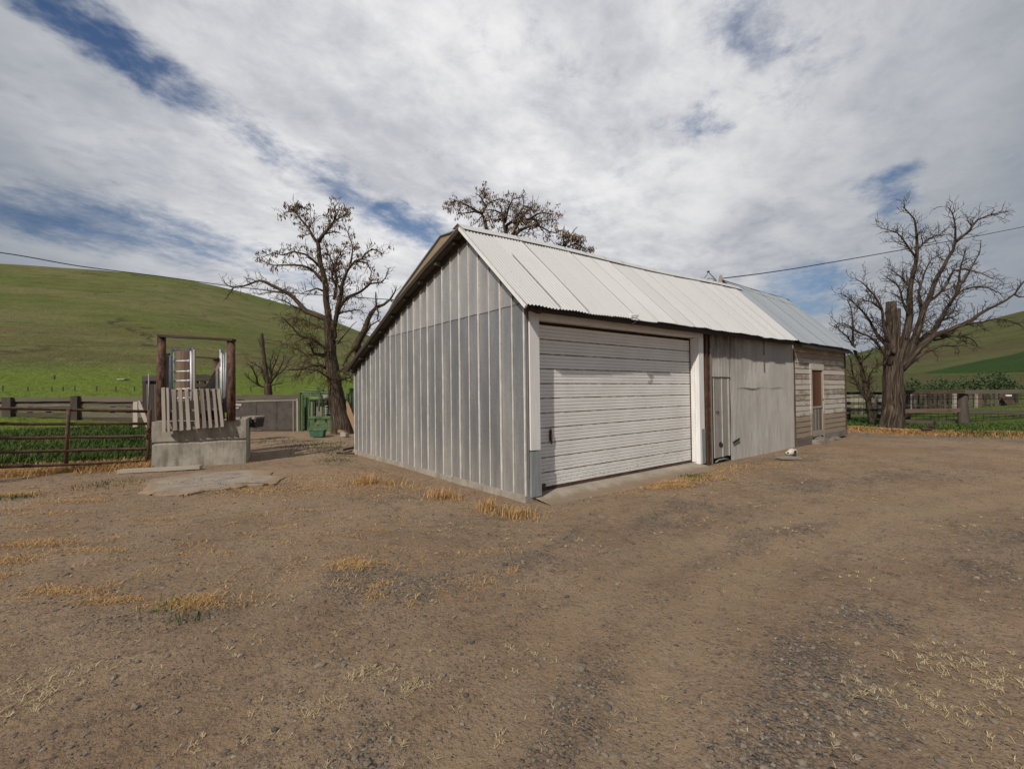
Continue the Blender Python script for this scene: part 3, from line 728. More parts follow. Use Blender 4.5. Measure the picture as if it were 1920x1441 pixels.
# eave fascia
mb=MB(); mb.board((-.10,EY+.06,EZ-.035),(XE,EY+.06,EZ-.03),.07,.035,(0,0,1),.1,.005,nseg=16); mb.build('fascia',M['dark_wood'],ga)
# exposed rafter end at the corner
mb=MB(); mb.board((.09,-.22,2.775),(.09,.0,2.86),.09,.07,(0,0,1),.2); mb.build('rafter_end',M['dark_wood'],ga)
# white door frame
fr=MB(); fr.box(.052,.24,-.035,.18,.72,2.79,.6); frame=fr.build('door_frame',M['trim_white'],ga)
mb=MB(); mb.box(4.745,4.93,-.035,.20,.02,2.79,.6); mb.box(4.72,4.745,.06,.17,.06,2.69,.3); sub(mb,'jamb',M['trim_white'],frame)
mb=MB(); mb.box(.24,4.745,-.030,.22,2.705,2.79,.6); sub(mb,'header',M['trim_white'],frame)
mb=MB(); mb.box(.053,.239,-.037,.0,2.79,2.815,.4); mb.box(.24,4.93,-.025,.18,2.79,2.93,.5); sub(mb,'header_board',M['trim_white'],frame)
for a,b in((.046,.246),(4.80,4.936)):
    mb=MB(); mb.box(a,b,-.045,.10,.03,.70 if a<1 else .76,.5); sub(mb,'kick_plate',M['kick_plate'],frame)
# roll-up door
mb=MB(); zs=[];
for k in range(11):
    z0=DZ0+k*DH
    prof=[(0,.028),(.006,.010),(.02,0),(.30*1,0)]
    for f,y in [(0.0,.022),(.03,.006),(.05,0),(.21,0),(.235,.013),(.265,.013),(.27,0),(.45,0),(.475,.013),(.505,.013),(.51,0),(.69,0),(.715,.013),(.745,.013),(.75,0),(.95,0),(.97,.006),(.998,.022)]:
        zs.append((z0+f*DH,y))
XA,XB=.25,4.735; nxs=24; Y0=.165
rows=[]
for z,y in zs:
    row=[]
    for i in range(nxs+1):
        x=XA+(XB-XA)*i/nxs; yy=Y0+y+.006*mnoise.noise(V((x*.9,z*1.3,2)))+.004*mnoise.noise(V((x*3,z*4,6)))
        mb.v.append((x,yy,z)); row.append(len(mb.v)-1)
    rows.append(row)
for a,b in zip(rows,rows[1:]):
    for i in range(nxs): mb.face((a[i],a[i+1],b[i+1],b[i]),None,.5)
door=mb.build('overhead_door',M['door_white'],ga)
mb=MB()
for k in range(1,11): mb.box(XA,XB,Y0+.021,Y0+.03,DZ0+k*DH-.008,DZ0+k*DH+.006)
sub(mb,'section_gap',M['rust'],door)
mb=MB(); mb.box(XA,XB,Y0-.006,Y0+.03,.045,.085,.3); sub(mb,'bottom_bar',M['rust'],door)
mb=MB(); mb.box(.60,.635,Y0-.035,Y0,.80,.97); mb.tube([(.6175,Y0-.035,.76),(.6175,Y0-.045,.90),(.6175,Y0-.02,1.0)],.012,6); sub(mb,'handle',M['rust'],door)
mb=MB(); mb.box(.38,.50,Y0-.02,Y0,.09,.15); sub(mb,'floor_bracket',M['rust'],door)
mb=MB(); mb.tube([(.285,Y0-.03,2.57),(.285,Y0,2.57)],.05,10); mb.box(.26,.31,Y0-.015,Y0,2.44,2.54); sub(mb,'roller_bracket',M['rust'],door)
for q0,q1 in((.246,.26),(4.712,4.728)):
    mb=MB(); mb.box(q0,q1,Y0-.02,Y0+.02,.05,2.69); sub(mb,'track',M['rust'],door)
# rusty post and corrugated wall
mb=MB(); mb.box(5.03,5.11,-.035,.03,-.1,2.80,.5); mb.box(5.195,5.235,-.028,.02,-.1,2.82,.5); mb.build('rusty_post',M['rust'],ga)
mb=MB(); mb.box(4.931,5.24,.03,.06,-.1,2.85); mb.build('dark_gap',M['dark_wood'],ga)
mb=MB()
def corr_wall(mb,x0,x1,y,z0,z1,pitch=.068,amp=.0115,seed=0,rows_n=8):
    nn=int((x1-x0)/pitch*6); rows=[]
    for r in range(rows_n+1):
        f=r/rows_n; row=[]
        for i in range(nn+1):
            x=x0+(x1-x0)*i/nn
            zb=z0+(.02*mnoise.noise(V((x*2,seed,1))) if r==0 else 0)
            mb.v.append((x,y+amp*math.sin(2*math.pi*x/pitch)+.018*mnoise.noise(V((x*.9,f*2.2,seed))),zb+(z1-zb)*f)); row.append(len(mb.v)-1)
        rows.append(row)
    for a,b in zip(rows,rows[1:]):
        for i in range(nn): mb.face((a[i],a[i+1],b[i+1],b[i]),None,.5,True)
SX0,SX1,SZ0,SZ1=5.325,6.10,.075,1.86
corr_wall(mb,5.235,SX0-.015,0,-.10,2.86,seed=2)
corr_wall(mb,SX0-.015,SX1+.01,.0,SZ1+.012,2.86,seed=2)
corr_wall(mb,SX1+.01,9.72,0,-.06,1.66,seed=2); corr_wall(mb,SX1+.01,9.72,-.008,1.62,2.86,seed=2)
cw=mb.build('corrugated_wall',M['old_corrugated'],ga)
mb=MB(); mb.quad((5.2,.05,-.12),(9.74,.05,-.12),(9.74,.05,2.86),(5.2,.05,2.86)); mb.build('wall_backing',M['dark_void'],ga)
mb=MB(); mb.board((5.236,-.02,-.10),(5.236,-.02,2.5),.05,.02,(1,0,0),.4); sub(mb,'edge_board',M['pale_wood'],cw)
mb=MB(); mb.box(9.70,9.745,-.035,.02,-.05,2.83,.3); mb.build('corner_post',M['brown_wood'],ga)
mb=MB(); mb.quad((SX0,-.012,SZ0),(SX1-.12,-.012,SZ0+.02),(SX1-.12,-.012,SZ1),(SX0,-.012,SZ1)); mb.quad((SX1-.12,-.012,SZ0+.02),(SX1,-.012,SZ0+.03),(SX1,-.012,SZ1),(SX1-.12,-.012,SZ1))
mb.box(SX0,SX1,-.011,.02,SZ1-.02,SZ1)
sdr=mb.build('side_door',M['small_door_metal'],ga)
for x in(SX0+.02,SX0+.385,SX1-.10):
    mb=MB(); mb.box(x-.015,x+.015,-.034,-.010,SZ0+.01,SZ1-.015); sub(mb,'rib',M['door_rib'],sdr)
mb=MB(); mb.box(SX0-.02,SX1+.015,-.028,-.004,SZ1,SZ1+.014); mb.box(SX0-.026,SX0-.002,-.02,.01,SZ0,SZ1); sub(mb,'door_edge',M['dark_void'],sdr)
mb=MB(); mb.tube([(SX0+.09,-.03,1.10),(SX0+.15,-.045,1.12),(SX0+.21,-.04,1.07)],.010,6); sub(mb,'handle',M['rust'],sdr)
mb=MB(); mb.tube([(SX0+.28,-.03,.37),(SX0+.28,-.012,.37)],.055,10); mb.tube([(SX0+.34,-.032,.35),(SX0+.34,-.012,.35)],.04,8); mb.build('hole',M['dark_void'],ga)
mb=MB(); mb.board((6.17,-.030,.36),(6.47,-.034,.43),.05,.01,(0,0,1)); mb.build('tear',M['dark_void'],ga)
mb=MB(); mb.tube([(5.42,.0,-.01),(5.55,-.01,.03),(5.8,-.01,.03),(5.98,-.005,.0)],.018,6); mb.build('hose',M['drum_grey'],ga)
mb=MB(); mb.board((7.42,-.21,2.42),(7.42,-.21,2.80),.05,.012,(1,0,0),.1); mb.build('strap',M['dark_void'],ga)
# dented bracket on the eave above the door
mb=MB()
for k in range(5): mb.board((2.16+k*.035,EY-.05,EZ-.01),(2.16+k*.035,EY+.03,EZ+.10),.03,.012,(1,0,0),.7,.006)
mb.board((2.12,EY-.05,EZ+.05),(2.34,EY-.04,EZ+.07),.03,.02,(0,0,1),.7)
br=mb.build('eave_bracket',M['trim_white'],ga)
mb=MB(); mb.tube([(2.24,EY-.04,EZ+.0),(2.22,EY-.06,EZ-.06),(2.17,EY-.06,EZ-.08),(2.13,EY-.05,EZ-.11)],.014,6); sub(mb,'hook',M['dark_void'],br)

# concrete apron in front of the roll-up door
mb=MB(); n=24
for k in range(n):
    a,b=.12+4.72*k/n,.12+4.72*(k+1)/n
    e=lambda x:-.36-.10*mnoise.noise(V((x*1.4,2,1)))-.05*mnoise.noise(V((x*5,2,1)))-.12*math.sin(x/4.7*3)
    mb.quad((a,e(a),-.035),(b,e(b),-.035),(b,.22,.045),(a,.22,.045)); mb.quad((a,e(a)-.03,-.2),(b,e(b)-.03,-.2),(b,e(b),-.035),(a,e(a),-.035))
ap=mb.build('pavement',M['apron_concrete']); tag(ap,kind='structure')

# ------------------------------------------------------------------ wooden shed
ws=empty('wooden_shed',(11.8,0,0)); tag(ws,'weathered board shed with peeling white paint and blue-grey roof at the far end','shed')
WX0,WX1=9.75,13.85; D2X0,D2X1,D2Z0,D2Z1=10.93,11.83,.13,2.14
mb=MB(); z=.19; k=0
while z<2.86:
    h=min(.152,2.87-z)
    segs=[(WX0,WX1)] if z>2.31 or z+h<.17 else [(WX0,D2X0-.10),(D2X1+.10,WX1)]
    t=R.random()
    for a,b in segs:
        mids=[a]+sorted([a+(b-a)*R.uniform(.3,.7)] if b-a>1.4 and R.random()<.7 else [])+[b]
        for c,d in zip(mids,mids[1:]):
            t=min(1,max(0,t+R.uniform(-.25,.25)))
            mb.board((c,.0-.010,z+h/2),(d-.003,.0-.010,z+h/2+R.uniform(-.004,.004)),h-.002,.02,(0,.085,1),t,.002,nseg=3)
    z+=.152
wl=mb.build('board_wall',M['peeling_siding'],ws)
mb=MB(); mb.quad((WX0,.03,-.05),(WX1,.03,-.05),(WX1,.03,2.9),(WX0,.03,2.9)); mb.quad((WX1,.02,.1),(WX1,4.2,.1),(WX1,4.2,2.9),(WX1,.02,2.9)); mb.poly([(WX1,.02,2.9),(WX1,4.0,2.9),(WX1,1.7,4.75)]); mb.build('wall_backing',M['dark_wood'],ws)
mb=MB(); mb.board((WX0,-.03,.055),(10.93,-.03,.10),.24,.03,(0,0,1),.25,.006,nseg=4); mb.board((11.86,-.03,.10),(WX1,-.03,.12),.20,.03,(0,0,1),.4,.006,nseg=4); mb.build('skirt_board',M['grey_wood'],ws)
mb=MB(); mb.box(WX1-.01,WX1+.045,-.05,.05,.03,2.86,.2); mb.build('corner_board',M['brown_wood'],ws)
mb=MB(); mb.box(D2X0-.10,D2X0,-.045,.0,D2Z0-.1,2.33,.6,.002); mb.box(D2X1,D2X1+.075,-.045,.0,D2Z0-.02,2.33,.6,.002); mb.box(D2X0,D2X1,-.047,.0,2.14,2.33,.7,.002); dfm=mb.build('door_frame',M['peeling_siding'],ws)
mb=MB()
for k in range(3): mb.board((D2X0+.20+k*.245,-.012,1.07),(D2X0+.20+k*.245,-.012,2.12),.238,.015,(1,0,0),.3+.2*k)
wd_=mb.build('door',M['rust_door_wood'],ws)
mb=MB(); mb.box(D2X0+.005,D2X0+.075,-.03,.0,D2Z0+.02,2.13,.6); mb.box(D2X1-.06,D2X1-.004,-.03,.0,D2Z0+.02,2.13,.5); mb.box(D2X0+.07,D2X1-.06,-.03,.0,1.0,1.06,.6); mb.box(D2X0+.07,D2X1-.06,-.031,.0,D2Z0+.03,D2Z0+.2,.5); sub(mb,'stile',M['pale_wood'],wd_)
mb=MB()
for k in range(8): mb.board((D2X0+.11+k*.088,-.010,.33),(D2X0+.11+k*.088,-.010,1.0),.082,.012,(1,0,0))
sub(mb,'lower_panel',M['grey_wood'],wd_)
mb=MB(); mb.tube([(D2X1-.03,-.05,1.25),(D2X1-.03,-.03,1.25)],.02,8); sub(mb,'handle',M['rust'],wd_)
# shed roof
WRX0,WRX1=9.12,14.12; WRY,WRZ=1.70,4.86
mb=MB()
def wtop(x):
    q=max(0,(x-13.2)/.92); return (WRY,WRZ-.03*math.sin((x-9)*.55)-.10*q*q)
corr_roof(mb,9.42,WRX1,wtop,lambda x:(-.27-.012*(x-9.4)*0,2.835-.006*(x-9.4)),sheet=.66,pitch=.069,amp=.009,wav=.018,seed=11,lift=.035)
wr_=mb.build('roof',M['grey_roof'],ws)
mb=MB(); corr_roof(mb,WRX0+.1,9.44,wtop,lambda x:(1.2,WRZ-(WRY-1.2)*1.03),sheet=.62,amp=.008,wav=.0,seed=12,lift=.03)
corr_roof(mb,WRX0,WRX1,lambda x:(WRY,WRZ),lambda x:(4.1,2.7),sheet=.9,amp=.009,wav=.02,seed=13); sub(mb,'back_slope',M['grey_roof'],wr_)
mb=MB()
for k in range(12):
    a=9.14+k*.415; z0=wtop(a)[1]; z1=wtop(a+.415)[1]
    mb.quad((a,WRY-.07,z0+.01),(a+.415,WRY-.07,z1+.01),(a+.415,WRY,z1+.06),(a,WRY,z0+.06),.4); mb.quad((a,WRY,z0+.06),(a+.415,WRY,z1+.06),(a+.415,WRY+.12,z1-.04),(a,WRY+.12,z0-.04),.4)
sub(mb,'ridge_cap',M['grey_roof'],wr_)
mb=MB(); mb.board((9.75,-.20,2.77),(WRX1-.05,-.20,2.75),.06,.03,(0,0,1),.3,.01,nseg=12); mb.quad((9.74,-.22,2.80),(WRX1-.04,-.22,2.77),(WRX1-.04,.0,2.97),(9.74,.0,2.99)); mb.build('eave_board',M['grey_wood'],ws)
mb=MB()  # small gable end of rough boards standing above the lower ridge
for k in range(4):
    y0=1.46+k*.08; mb.board((9.15,y0,4.40),(9.15,y0,4.60+.085*k),.076,.02,(0,1,0))
mb.poly([(9.16,1.20,4.3),(9.16,2.1,4.3),(9.16,1.70,4.85)]); mb.build('gable_end',M['brown_wood'],ws)

# power drop bracket on the ridge
rb=empty('power_bracket',(8.95,1.55,4.65)); tag(rb,'short grey wooden post tilted on the roof ridge, holding loose cables','bracket')
def P3(a,b): return at(a,b,dep_br)
dep_br=(V((8.9,1.6,4.9))-CAM).dot(FW)
mb=MB(); mb.board(P3(1346.5,545),P3(1352,516),.125,.07,RT,.8,.003,w2=.06,nseg=3); mb.build('post',M['grey_wood'],rb)
mb=MB()
for path,r in (([(1343,525),(1329,511)],.012),([(1326,510),(1330,509)],.03),([(1327,513),(1321,521),(1313,529)],.008),([(1316,521),(1313,526),(1313,529)],.016),([(1341,526),(1336,522),(1329,522),(1318,529)],.010),([(1344,526),(1334,526),(1318,529)],.010),([(1346,529),(1339,525),(1335,531)],.009)):
    mb.tube([P3(*q) for q in path],r,5)
mb.build('loose_cable',M['black_cable'],rb)
# cables
def cable(name,label,pts,r):
    mb=MB(); ctrl=[at(*p) for p in pts]; out=[]
    for i in range(len(ctrl)-1):
        p0=ctrl[max(i-1,0)];p1=ctrl[i];p2=ctrl[i+1];p3=ctrl[min(i+2,len(ctrl)-1)]
        for k in range(8):
            t=k/8; out.append(.5*((2*p1)+(p2-p0)*t+(2*p0-5*p1+4*p2-p3)*t*t+(-p0+3*p1-3*p2+p3)*t**3))
    out.append(ctrl[-1]); mb.tube(out,r,5,.5)
    tag(mb.build(name,M['black_cable']),label,'cable')
cable('power_cable','black overhead cable from the roof bracket passing behind the broad bare tree',[(1354,522,dep_br),(1480,505,15),(1660,474,18),(1780,452,21),(1920,425,24),(2200,366,30),(2700,255,48),(3600,60,90)],.016)
cable('power_cable','black overhead cable sagging across the green hill above the loading dock',[(-1000,330,8.5),(-260,444,11),(0,473.5,12.5),(150,499,13.5),(300,518,14.5),(430,536,15.5),(560,550,16.3),(690,559,17),(760,563,17.5),(840,566,18)],.015)

# ------------------------------------------------------------------ loading dock group
O=V((-4.39,7.62,0)); dR=V((-2.63,7.25,0)); U=(dR-O).normalized(); Wd=(dR-O).length; VV=V((-U.y,U.x,0))
def dk(u,v,z): return O+U*u+VV*v+V((0,0,z))
mb=MB()
def grid(mb,f,nu,nv,t=.5):
    i0=len(mb.v)
    for a in range(nu+1):
        for b in range(nv+1): mb.v.append(tuple(f(a/nu,b/nv)))
    for a in range(nu):
        for b in range(nv):
            q=i0+a*(nv+1)+b; mb.face((q,q+nv+1,q+nv+2,q+1),None,t,False)
def rough(p,s=.012): return p+V((mnoise.noise(p*3),mnoise.noise(p*3+V((9,0,0))),mnoise.noise(p*3+V((0,9,0)))))*s
def topz(u): return 1.02-.03*u+ (.07 if u>1.38 else 0)*0 + .02*mnoise.noise(V((u*6,1,0)))
def front(a,b):
    z=-.12+b*1.15; z2=min(z,topz(a*Wd)) if b>.99 else z
    y=-.007 if z<.53 else 0.0
    if .51<z<.555: y=.03
    return rough(dk(a*Wd,y,z2))
dock=MB(); grid(dock,front,40,48); grid(dock,lambda a,b:rough(dk(a*Wd,b*1.5,topz(a*Wd))),20,10); grid(dock,lambda a,b:rough(dk(Wd,1.5*a,-.12+b*1.13)),10,10); grid(dock,lambda a,b:rough(dk(0,1.5-1.5*a,-.12+b*1.13)),10,10); grid(dock,lambda a,b:dk(Wd-Wd*a,1.5,-.12+b*1.13),4,4)
tag(dock.build('loading_dock',M['concrete'],None,O),'rough concrete block dock with a pallet leaning on its front','dock')
ct=empty('timber_portal',dk(.9,.6,1.0)); tag(ct,'reddish timber posts joined by a thin beam on the concrete dock','post frame')
def postpx(mb,a,y0,y1,D,r,t=.5,lean=0,mat=None):
    mb.tube([at(a,y0,D),at(a+lean*.5,(y0+y1)/2,D),at(a+lean,y1,D)],[r,r*.97,r*.95],10,t,True,.10)
DP=10.75
for a,y1,r in((301.5,631,.095),(432,639,.092)):
    mb=MB(); postpx(mb,a+1.5,788,y1,DP,r); mb.build('post',M['red_post_wood'],ct)
mb=MB(); mb.board(at(299,629.5,DP-.05),at(439,637.5,DP-.05),.05,.16,(0,0,1),.2,.004,nseg=5); mb.build('beam',M['dark_wood'],ct)
mb=MB(); postpx(mb,407,770,672,13.2,.10); mb.build('post',M['red_post_wood'],ct)
mb=MB(); postpx(mb,300,770,665,13.2,.09); mb.build('post',M['red_post_wood'],ct)
mb=MB(); mb.board(at(362,669,13.1),at(409,672,13.1),.05,.08,(0,0,1),.2,.004); mb.build('beam',M['dark_wood'],ct)
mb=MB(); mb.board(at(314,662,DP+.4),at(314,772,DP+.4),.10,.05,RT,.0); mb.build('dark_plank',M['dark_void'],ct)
mb=MB(); mb.board(at(312,774,10.86),at(420,766,10.95),.50,.04,UP,.1,.004,nseg=3); mb.build('shade_backing',M['dark_wood'],ct)  # dark backing added behind the pallet; shade between its boards put into colour
# silver tube panel standing like a ladder
tl=empty('tube_panel',at(341,775,10.9)); tag(tl,'silver tubular panel with rungs, standing like a ladder behind the pallet','metal panel')
DL=10.95
for a in(324,358.5):
    mb=MB(); mb.tube([at(a+1.5,782,DL),at(a,650,DL)],.030,8); mb.build('stile',M['silver_tube'],tl)
for y in(655.5,676.5,696,713.5,729,746,763):
    mb=MB(); mb.tube([at(324,y+.6,DL),at(358.5,y-.4,DL)],.022,7); mb.tube([at(327,y+.5,DL),at(331,y+.4,DL)],.03,7); mb.tube([at(352,y-.2,DL),at(356,y-.3,DL)],.03,7); mb.build('rung',M['silver_tube'],tl)
mb=MB(); mb.tube([at(318.5,772,10.85),at(317.5,666,10.85)],.045,8); tag(mb.build('pipe_post',M['grey_pipe'],None,at(318.5,772,10.85)),'grey steel pipe standing left of the ladder-like silver panel','pipe')
mb=MB(); mb.tube([at(422.5,773,10.9),at(425,661,10.9)],.034,8); tag(mb.build('pipe_post',M['grey_pipe'],None,at(422.5,773,10.9)),'grey steel pipe against the right timber post of the dock','pipe')
tp=empty('tube_panel',at(415,775,11)); tag(tp,'silver tubular panel seen edge-on beside the right timber post','metal panel')
for a,D,y0,r in((415.5,10.95,652,.024),(413.2,11.3,655,.018),(419,10.97,656,.014)):
    mb=MB(); mb.tube([at(a+1,780,D),at(a,y0,D)],r,8); mb.build('stile',M['silver_tube'],tp)
for k in range(6):
    y=663+k*17; mb=MB(); mb.tube([at(415.6,y,10.95),at(413.3,y,11.3)],.014,6); mb.build('rung',M['silver_tube'],tp)
# chute sides
cs=empty('ramp_parapet',at(410,770,12.6)); tag(cs,'grey slanting boards of the chute side wall behind the right post','ramp wall')
for k in range(6):
    mb=MB(); D=12.3; mb.board(at(384+k*7.5,742+k*3,D),at(421+k*2,673+k*15,D),.155,.04,UP,R.uniform(.3,.9),.004); mb.build('board',M['grey_wood'],cs)
cb_=empty('plank_screen',at(347,775,12)); tag(cb_,'brown plank screen behind the rungs of the silver panel','screen')
for k in range(4):
    mb=MB(); a=335+k*7.4; mb.board(at(a,785,11.8),at(a,657+k*.8,11.8),.098,.03,RT,None,.003); mb.build('plank',M['brown_wood'],cb_)
mb=MB(); mb.board(at(364.5,785,11.75),at(364.5,655,11.75),.045,.05,RT,.8); mb.build('edge_strip',M['pale_wood'],cb_)
bg_=empty('plank_gate',at(285,800,13.5)); tag(bg_,'dark upright plank gate beside the left timber post','gate')
for k in range(5):
    mb=MB(); a=271.5+k*7.2; mb.board(at(a+1,800,13.5),at(a-1,706,13.5),.105,.035,RT,None,.004); mb.build('plank',M['dark_wood'],bg_)
mb=MB(); mb.board(at(267,709,13.4),at(298,709,13.4),.15,.04,UP,.5); mb.build('rail',M['dark_wood'],bg_)
mb=MB(); mb.tube([at(279,772,13.2),at(279,700,13.2)],.02,6); mb.build('rod',M['grey_pipe'],bg_)
bf=empty('back_fence',at(382,775,15)); tag(bf,'dark board fence section between the silver panels of the dock','fence')
for y,h in((708,.2),(722,.12),(736,.2)):
    mb=MB(); mb.board(at(352,y,15),at(402,y+.5,15),h,.04,UP,.3,.004); mb.build('rail',M['dark_wood'],bf)
for a in(367,381):
    mb=MB(); mb.board(at(a,790,15.05),at(a,702,15.05),.14,.1,RT,.3,.004); mb.build('post',M['dark_wood'],bf)
# pallet
pt=empty('wooden_pallet',dk(.9,-.10,.7)); tag(pt,'weathered wooden pallet leaning against the concrete dock','pallet')
def ppt(s,r,off=0):   # s across 0..1, r up 0..1
    tl_=at(302.5,729,10.20);tr_=at(413.5,729,10.66);bl_=at(304,808.5,10.06);br_=at(421,799,10.55)
    p=tl_.lerp(tr_,s).lerp(bl_.lerp(br_,s),1-r); nrm=(tr_-tl_).cross(bl_-tl_).normalized(); nrm=nrm if nrm.dot(FW)<0 else -nrm
    return p+nrm*off
for r_ in(.02,.47,.975):
    mb=MB(); mb.board(ppt(.01,r_,-.03),ppt(.99,r_,-.03),.055,.06,UP,.5,.004,nseg=3); mb.build('stringer',M['pallet_wood'],pt)
for s0,s1,tt in((0,.068,.7),(.072,.128,.85),(.165,.245,.45),(.272,.345,.6),(.385,.455,.75),(.525,.605,.8),(.64,.71,.3),(.745,.805,.55),(.848,.905,.6),(.905+.03,1.0,.75)):
    mb=MB(); c=(s0+s1)/2; w_=(ppt(s1,.5)-ppt(s0,.5)).length; e0,e1=R.uniform(-.02,.0),1+R.uniform(-.01,.02)
    if s0<.1: e0,e1=-.02,1.03
    if s1>.95: e0,e1=-.01,1.0
    mb.board(ppt(c,e0,.012),ppt(c+R.uniform(-.004,.004),e1,.012),w_,.018,RT,tt,.003,nseg=3); mb.build('deck_board',M['pallet_wood'],pt)
mb=MB(); mb.board(ppt(.20,-.01,-.06),ppt(.20,1,-.06),.09,.02,RT,.2); mb.board(ppt(.56,.0,-.06),ppt(.56,.98,-.06),.09,.02,RT,.2); mb.board(ppt(.88,.0,-.06),ppt(.88,.98,-.06),.09,.02,RT,.2); mb.build('rear_board',M['grey_wood'],pt)
# stones and board at the dock's foot
mb=MB(); mb.board(gnd(224,886)+V((0,0,.03)),gnd(377,879)+V((0,0,.045)),.07,.16,(0,0,1),.75,.004,nseg=5); tag(mb.build('plank',M['pale_wood'],None,gnd(300,882)),'pale squared plank lying at the foot of the concrete dock','plank')
mb=MB(); mb.board(gnd(232,874)+V((0,0,.06)),gnd(243,873)+V((0,0,.06)),.14,.12,(0,0,1),.6,.01); tag(mb.build('wood_block',M['grey_wood'],None,gnd(238,873)),'small grey wood block lying on straw by the pipe gate','block')
# dark slotted trough right of the dock
tb=empty('plank_trough',at(475,800,12.4)); tag(tb,'grey plank box with a dark open front beside the dock','trough')
mb=MB(); mb.board(at(461,782,12.2),at(489,782,12.2),.06,.5,UP,.7,.004); mb.build('lid',M['grey_wood'],tb)
mb=MB(); mb.board(at(486.5,783,12.1),at(483.5,800,12.1),.06,.4,RT,.4); mb.board(at(461,799,12.1),at(486,797,12.1),.05,.4,UP,.3); mb.build('frame',M['dark_wood'],tb)
mb=MB(); mb.board(at(461,790,12.4),at(486,790,12.4),.26,.02,UP,.3); mb.build('recess',M['dark_void'],tb)
# concrete pad
pts=[(283,898),(372,884),(500,879),(533,894),(515,905),(470,909),(440,914),(378,920),(345,926),(300,930),(262,922)]
mb=MB(); pp=[gnd(a,b,.0) for a,b in pts]; c=sum(pp,V())/len(pp); n=len(pp)
fine=[]
for i in range(n):
    for k in range(8):
        q=pp[i].lerp(pp[(i+1)%n],k/8); q=q+V((mnoise.noise(q*4),mnoise.noise(q*4+V((5,5,5))),0))*.16+V((mnoise.noise(q*13),mnoise.noise(q*13+V((5,5,5))),0))*.05; fine.append(q)
RG=((0,0,.0),(.6,.0,.15),(.82,.0,.5),(.93,-.004,.8),(1.0,-.016,1.0))
for i in range(len(fine)):
    a,b=fine[i],fine[(i+1)%len(fine)]
    for (f0,z0,_),(f1,z1,tt) in zip(RG,RG[1:]):
        P=lambda q,f,z:V((c.x+(q.x-c.x)*f,c.y+(q.y-c.y)*f,max(.012,hgt(c.x+(q.x-c.x)*f,c.y+(q.y-c.y)*f)+.006)+z))
        if f0==0: mb.tri(P(c,0,z0),P(a,f1,z1),P(b,f1,z1),tt)
        else: mb.quad(P(a,f0,z0),P(a,f1,z1),P(b,f1,z1),P(b,f0,z0),tt)
    mb.quad(P(a,1,-.016),P(a,1,-.15),P(b,1,-.15),P(b,1,-.016),1)
tag(mb.build('pavement',M['pad_concrete']),kind='structure')

# ------------------------------------------------------------------ pipe gate
pg=empty('pipe_gate',gnd(278,868)); tag(pg,'long rusty brown pipe gate in front of the bright green grass','gate')
def gx(a): return 10.6+(a-279)/279*1.58
for y0,y1 in((765,770.5),(794,794),(821,817.3),(848,839.5),(875.5,864.5)):
    mb=MB(); pts=[]
    for a in(-330,-160,0,70,140,210,279):
        f=a/279; pts.append(at(a,y0+(y1-y0)*f,gx(a))+V((0,0,R.uniform(-.008,.008))))
    if y0 in(848,821): pts[-1]=at(272,y1+(2 if y0==848 else 0),gx(272)); pts.append(at(278.5,y1-3,gx(279)))
    mb.tube(pts,.032,8); mb.build('rail',M['rust'],pg)
mb=MB(); mb.tube([at(276,872,10.6),at(277.5,840,10.6),at(280.5,768,10.6)],.042,8); mb.build('end_post',M['rust'],pg)
mb=MB(); mb.tube([at(124,868,gx(125)),at(125.5,820,gx(125)),at(129,766,gx(125))],.036,8); mb.build('brace',M['rust'],pg)
mb=MB(); mb.tube([at(-213,884,gx(-215)),at(-210,764,gx(-215))],.036,8); mb.build('brace',M['rust'],pg)
mb=MB(); mb.tube([at(276,813,10.55),at(273,818,10.55),at(277,822,10.55)],.03,7); mb.tube([at(275,806,10.55),at(280,806,10.55)],.05,7); mb.build('latch',M['rust'],pg)
# pale leaning boards at the gate's end
for a0,b0,a1,b1,w_,D,lab in((254,800,254.5,753,.12,12.2,'pale upright board just behind the end of the pipe gate'),(281,806,259,752,.11,12.6,'pale board leaning crosswise behind the end post of the pipe gate')):
    mb=MB(); mb.board(at(a0,b0,D),at(a1,b1,D+.1),w_,.03,RT,.8,.003,nseg=3); tag(mb.build('board',M['pale_wood'],None,at(a0,b0,D)),lab,'board')

# ------------------------------------------------------------------ left board fence
DF=25
lf=empty('board_fence',gnd(142,797)); tag(lf,'old dark board fence across the far side of the green pen','fence')
for a,w_ in((-640,14),(-470,13),(-300,14),(-60,14),(16,16),(142,13),(285,13)):
    mb=MB(); p=at(a,800,DF-.22); p.z=-.2; q=at(a,742.0+(2.5 if a!=142 else 0),DF-.22); mb.board(p,q,w_*DF/FPX,.25,RT,R.uniform(.2,.7),.01,nseg=3); mb.build('post',M['fence_wood'],lf)
spans=[(-640,-300),(-300,-60),(-60,18),(18,142),(142,285)]
for a0,a1 in spans:
    for y,h,dl,mt in((748.5,.25,0,'fence_wood'),(754.5,.2,.09,'dark_wood'),(760,.13,.03,'grey_wood'),(766.5,.24,.05,'fence_wood'),(777,.24,.02,'fence_wood'),(786,.20,.03,'fence_wood')):
        if a0==18 and y==786: y=790
        mb=MB(); mb.board(at(a0,y+R.uniform(-1.5,1.5),DF-.15+dl),at(a1,y+R.uniform(-1.5,1.5),DF-.15+dl),h*R.uniform(.85,1.1),.05,UP,R.uniform(0,1),.012,nseg=7); mb.build('rail',M[mt],lf)
for a in (55,90,210,240):
    mb=MB(); mb.board(at(a,798,DF+.3),at(a+2,760,DF+.3),.25,.05,RT,.3,.01); mb.build('picket',M['fence_wood'],lf)
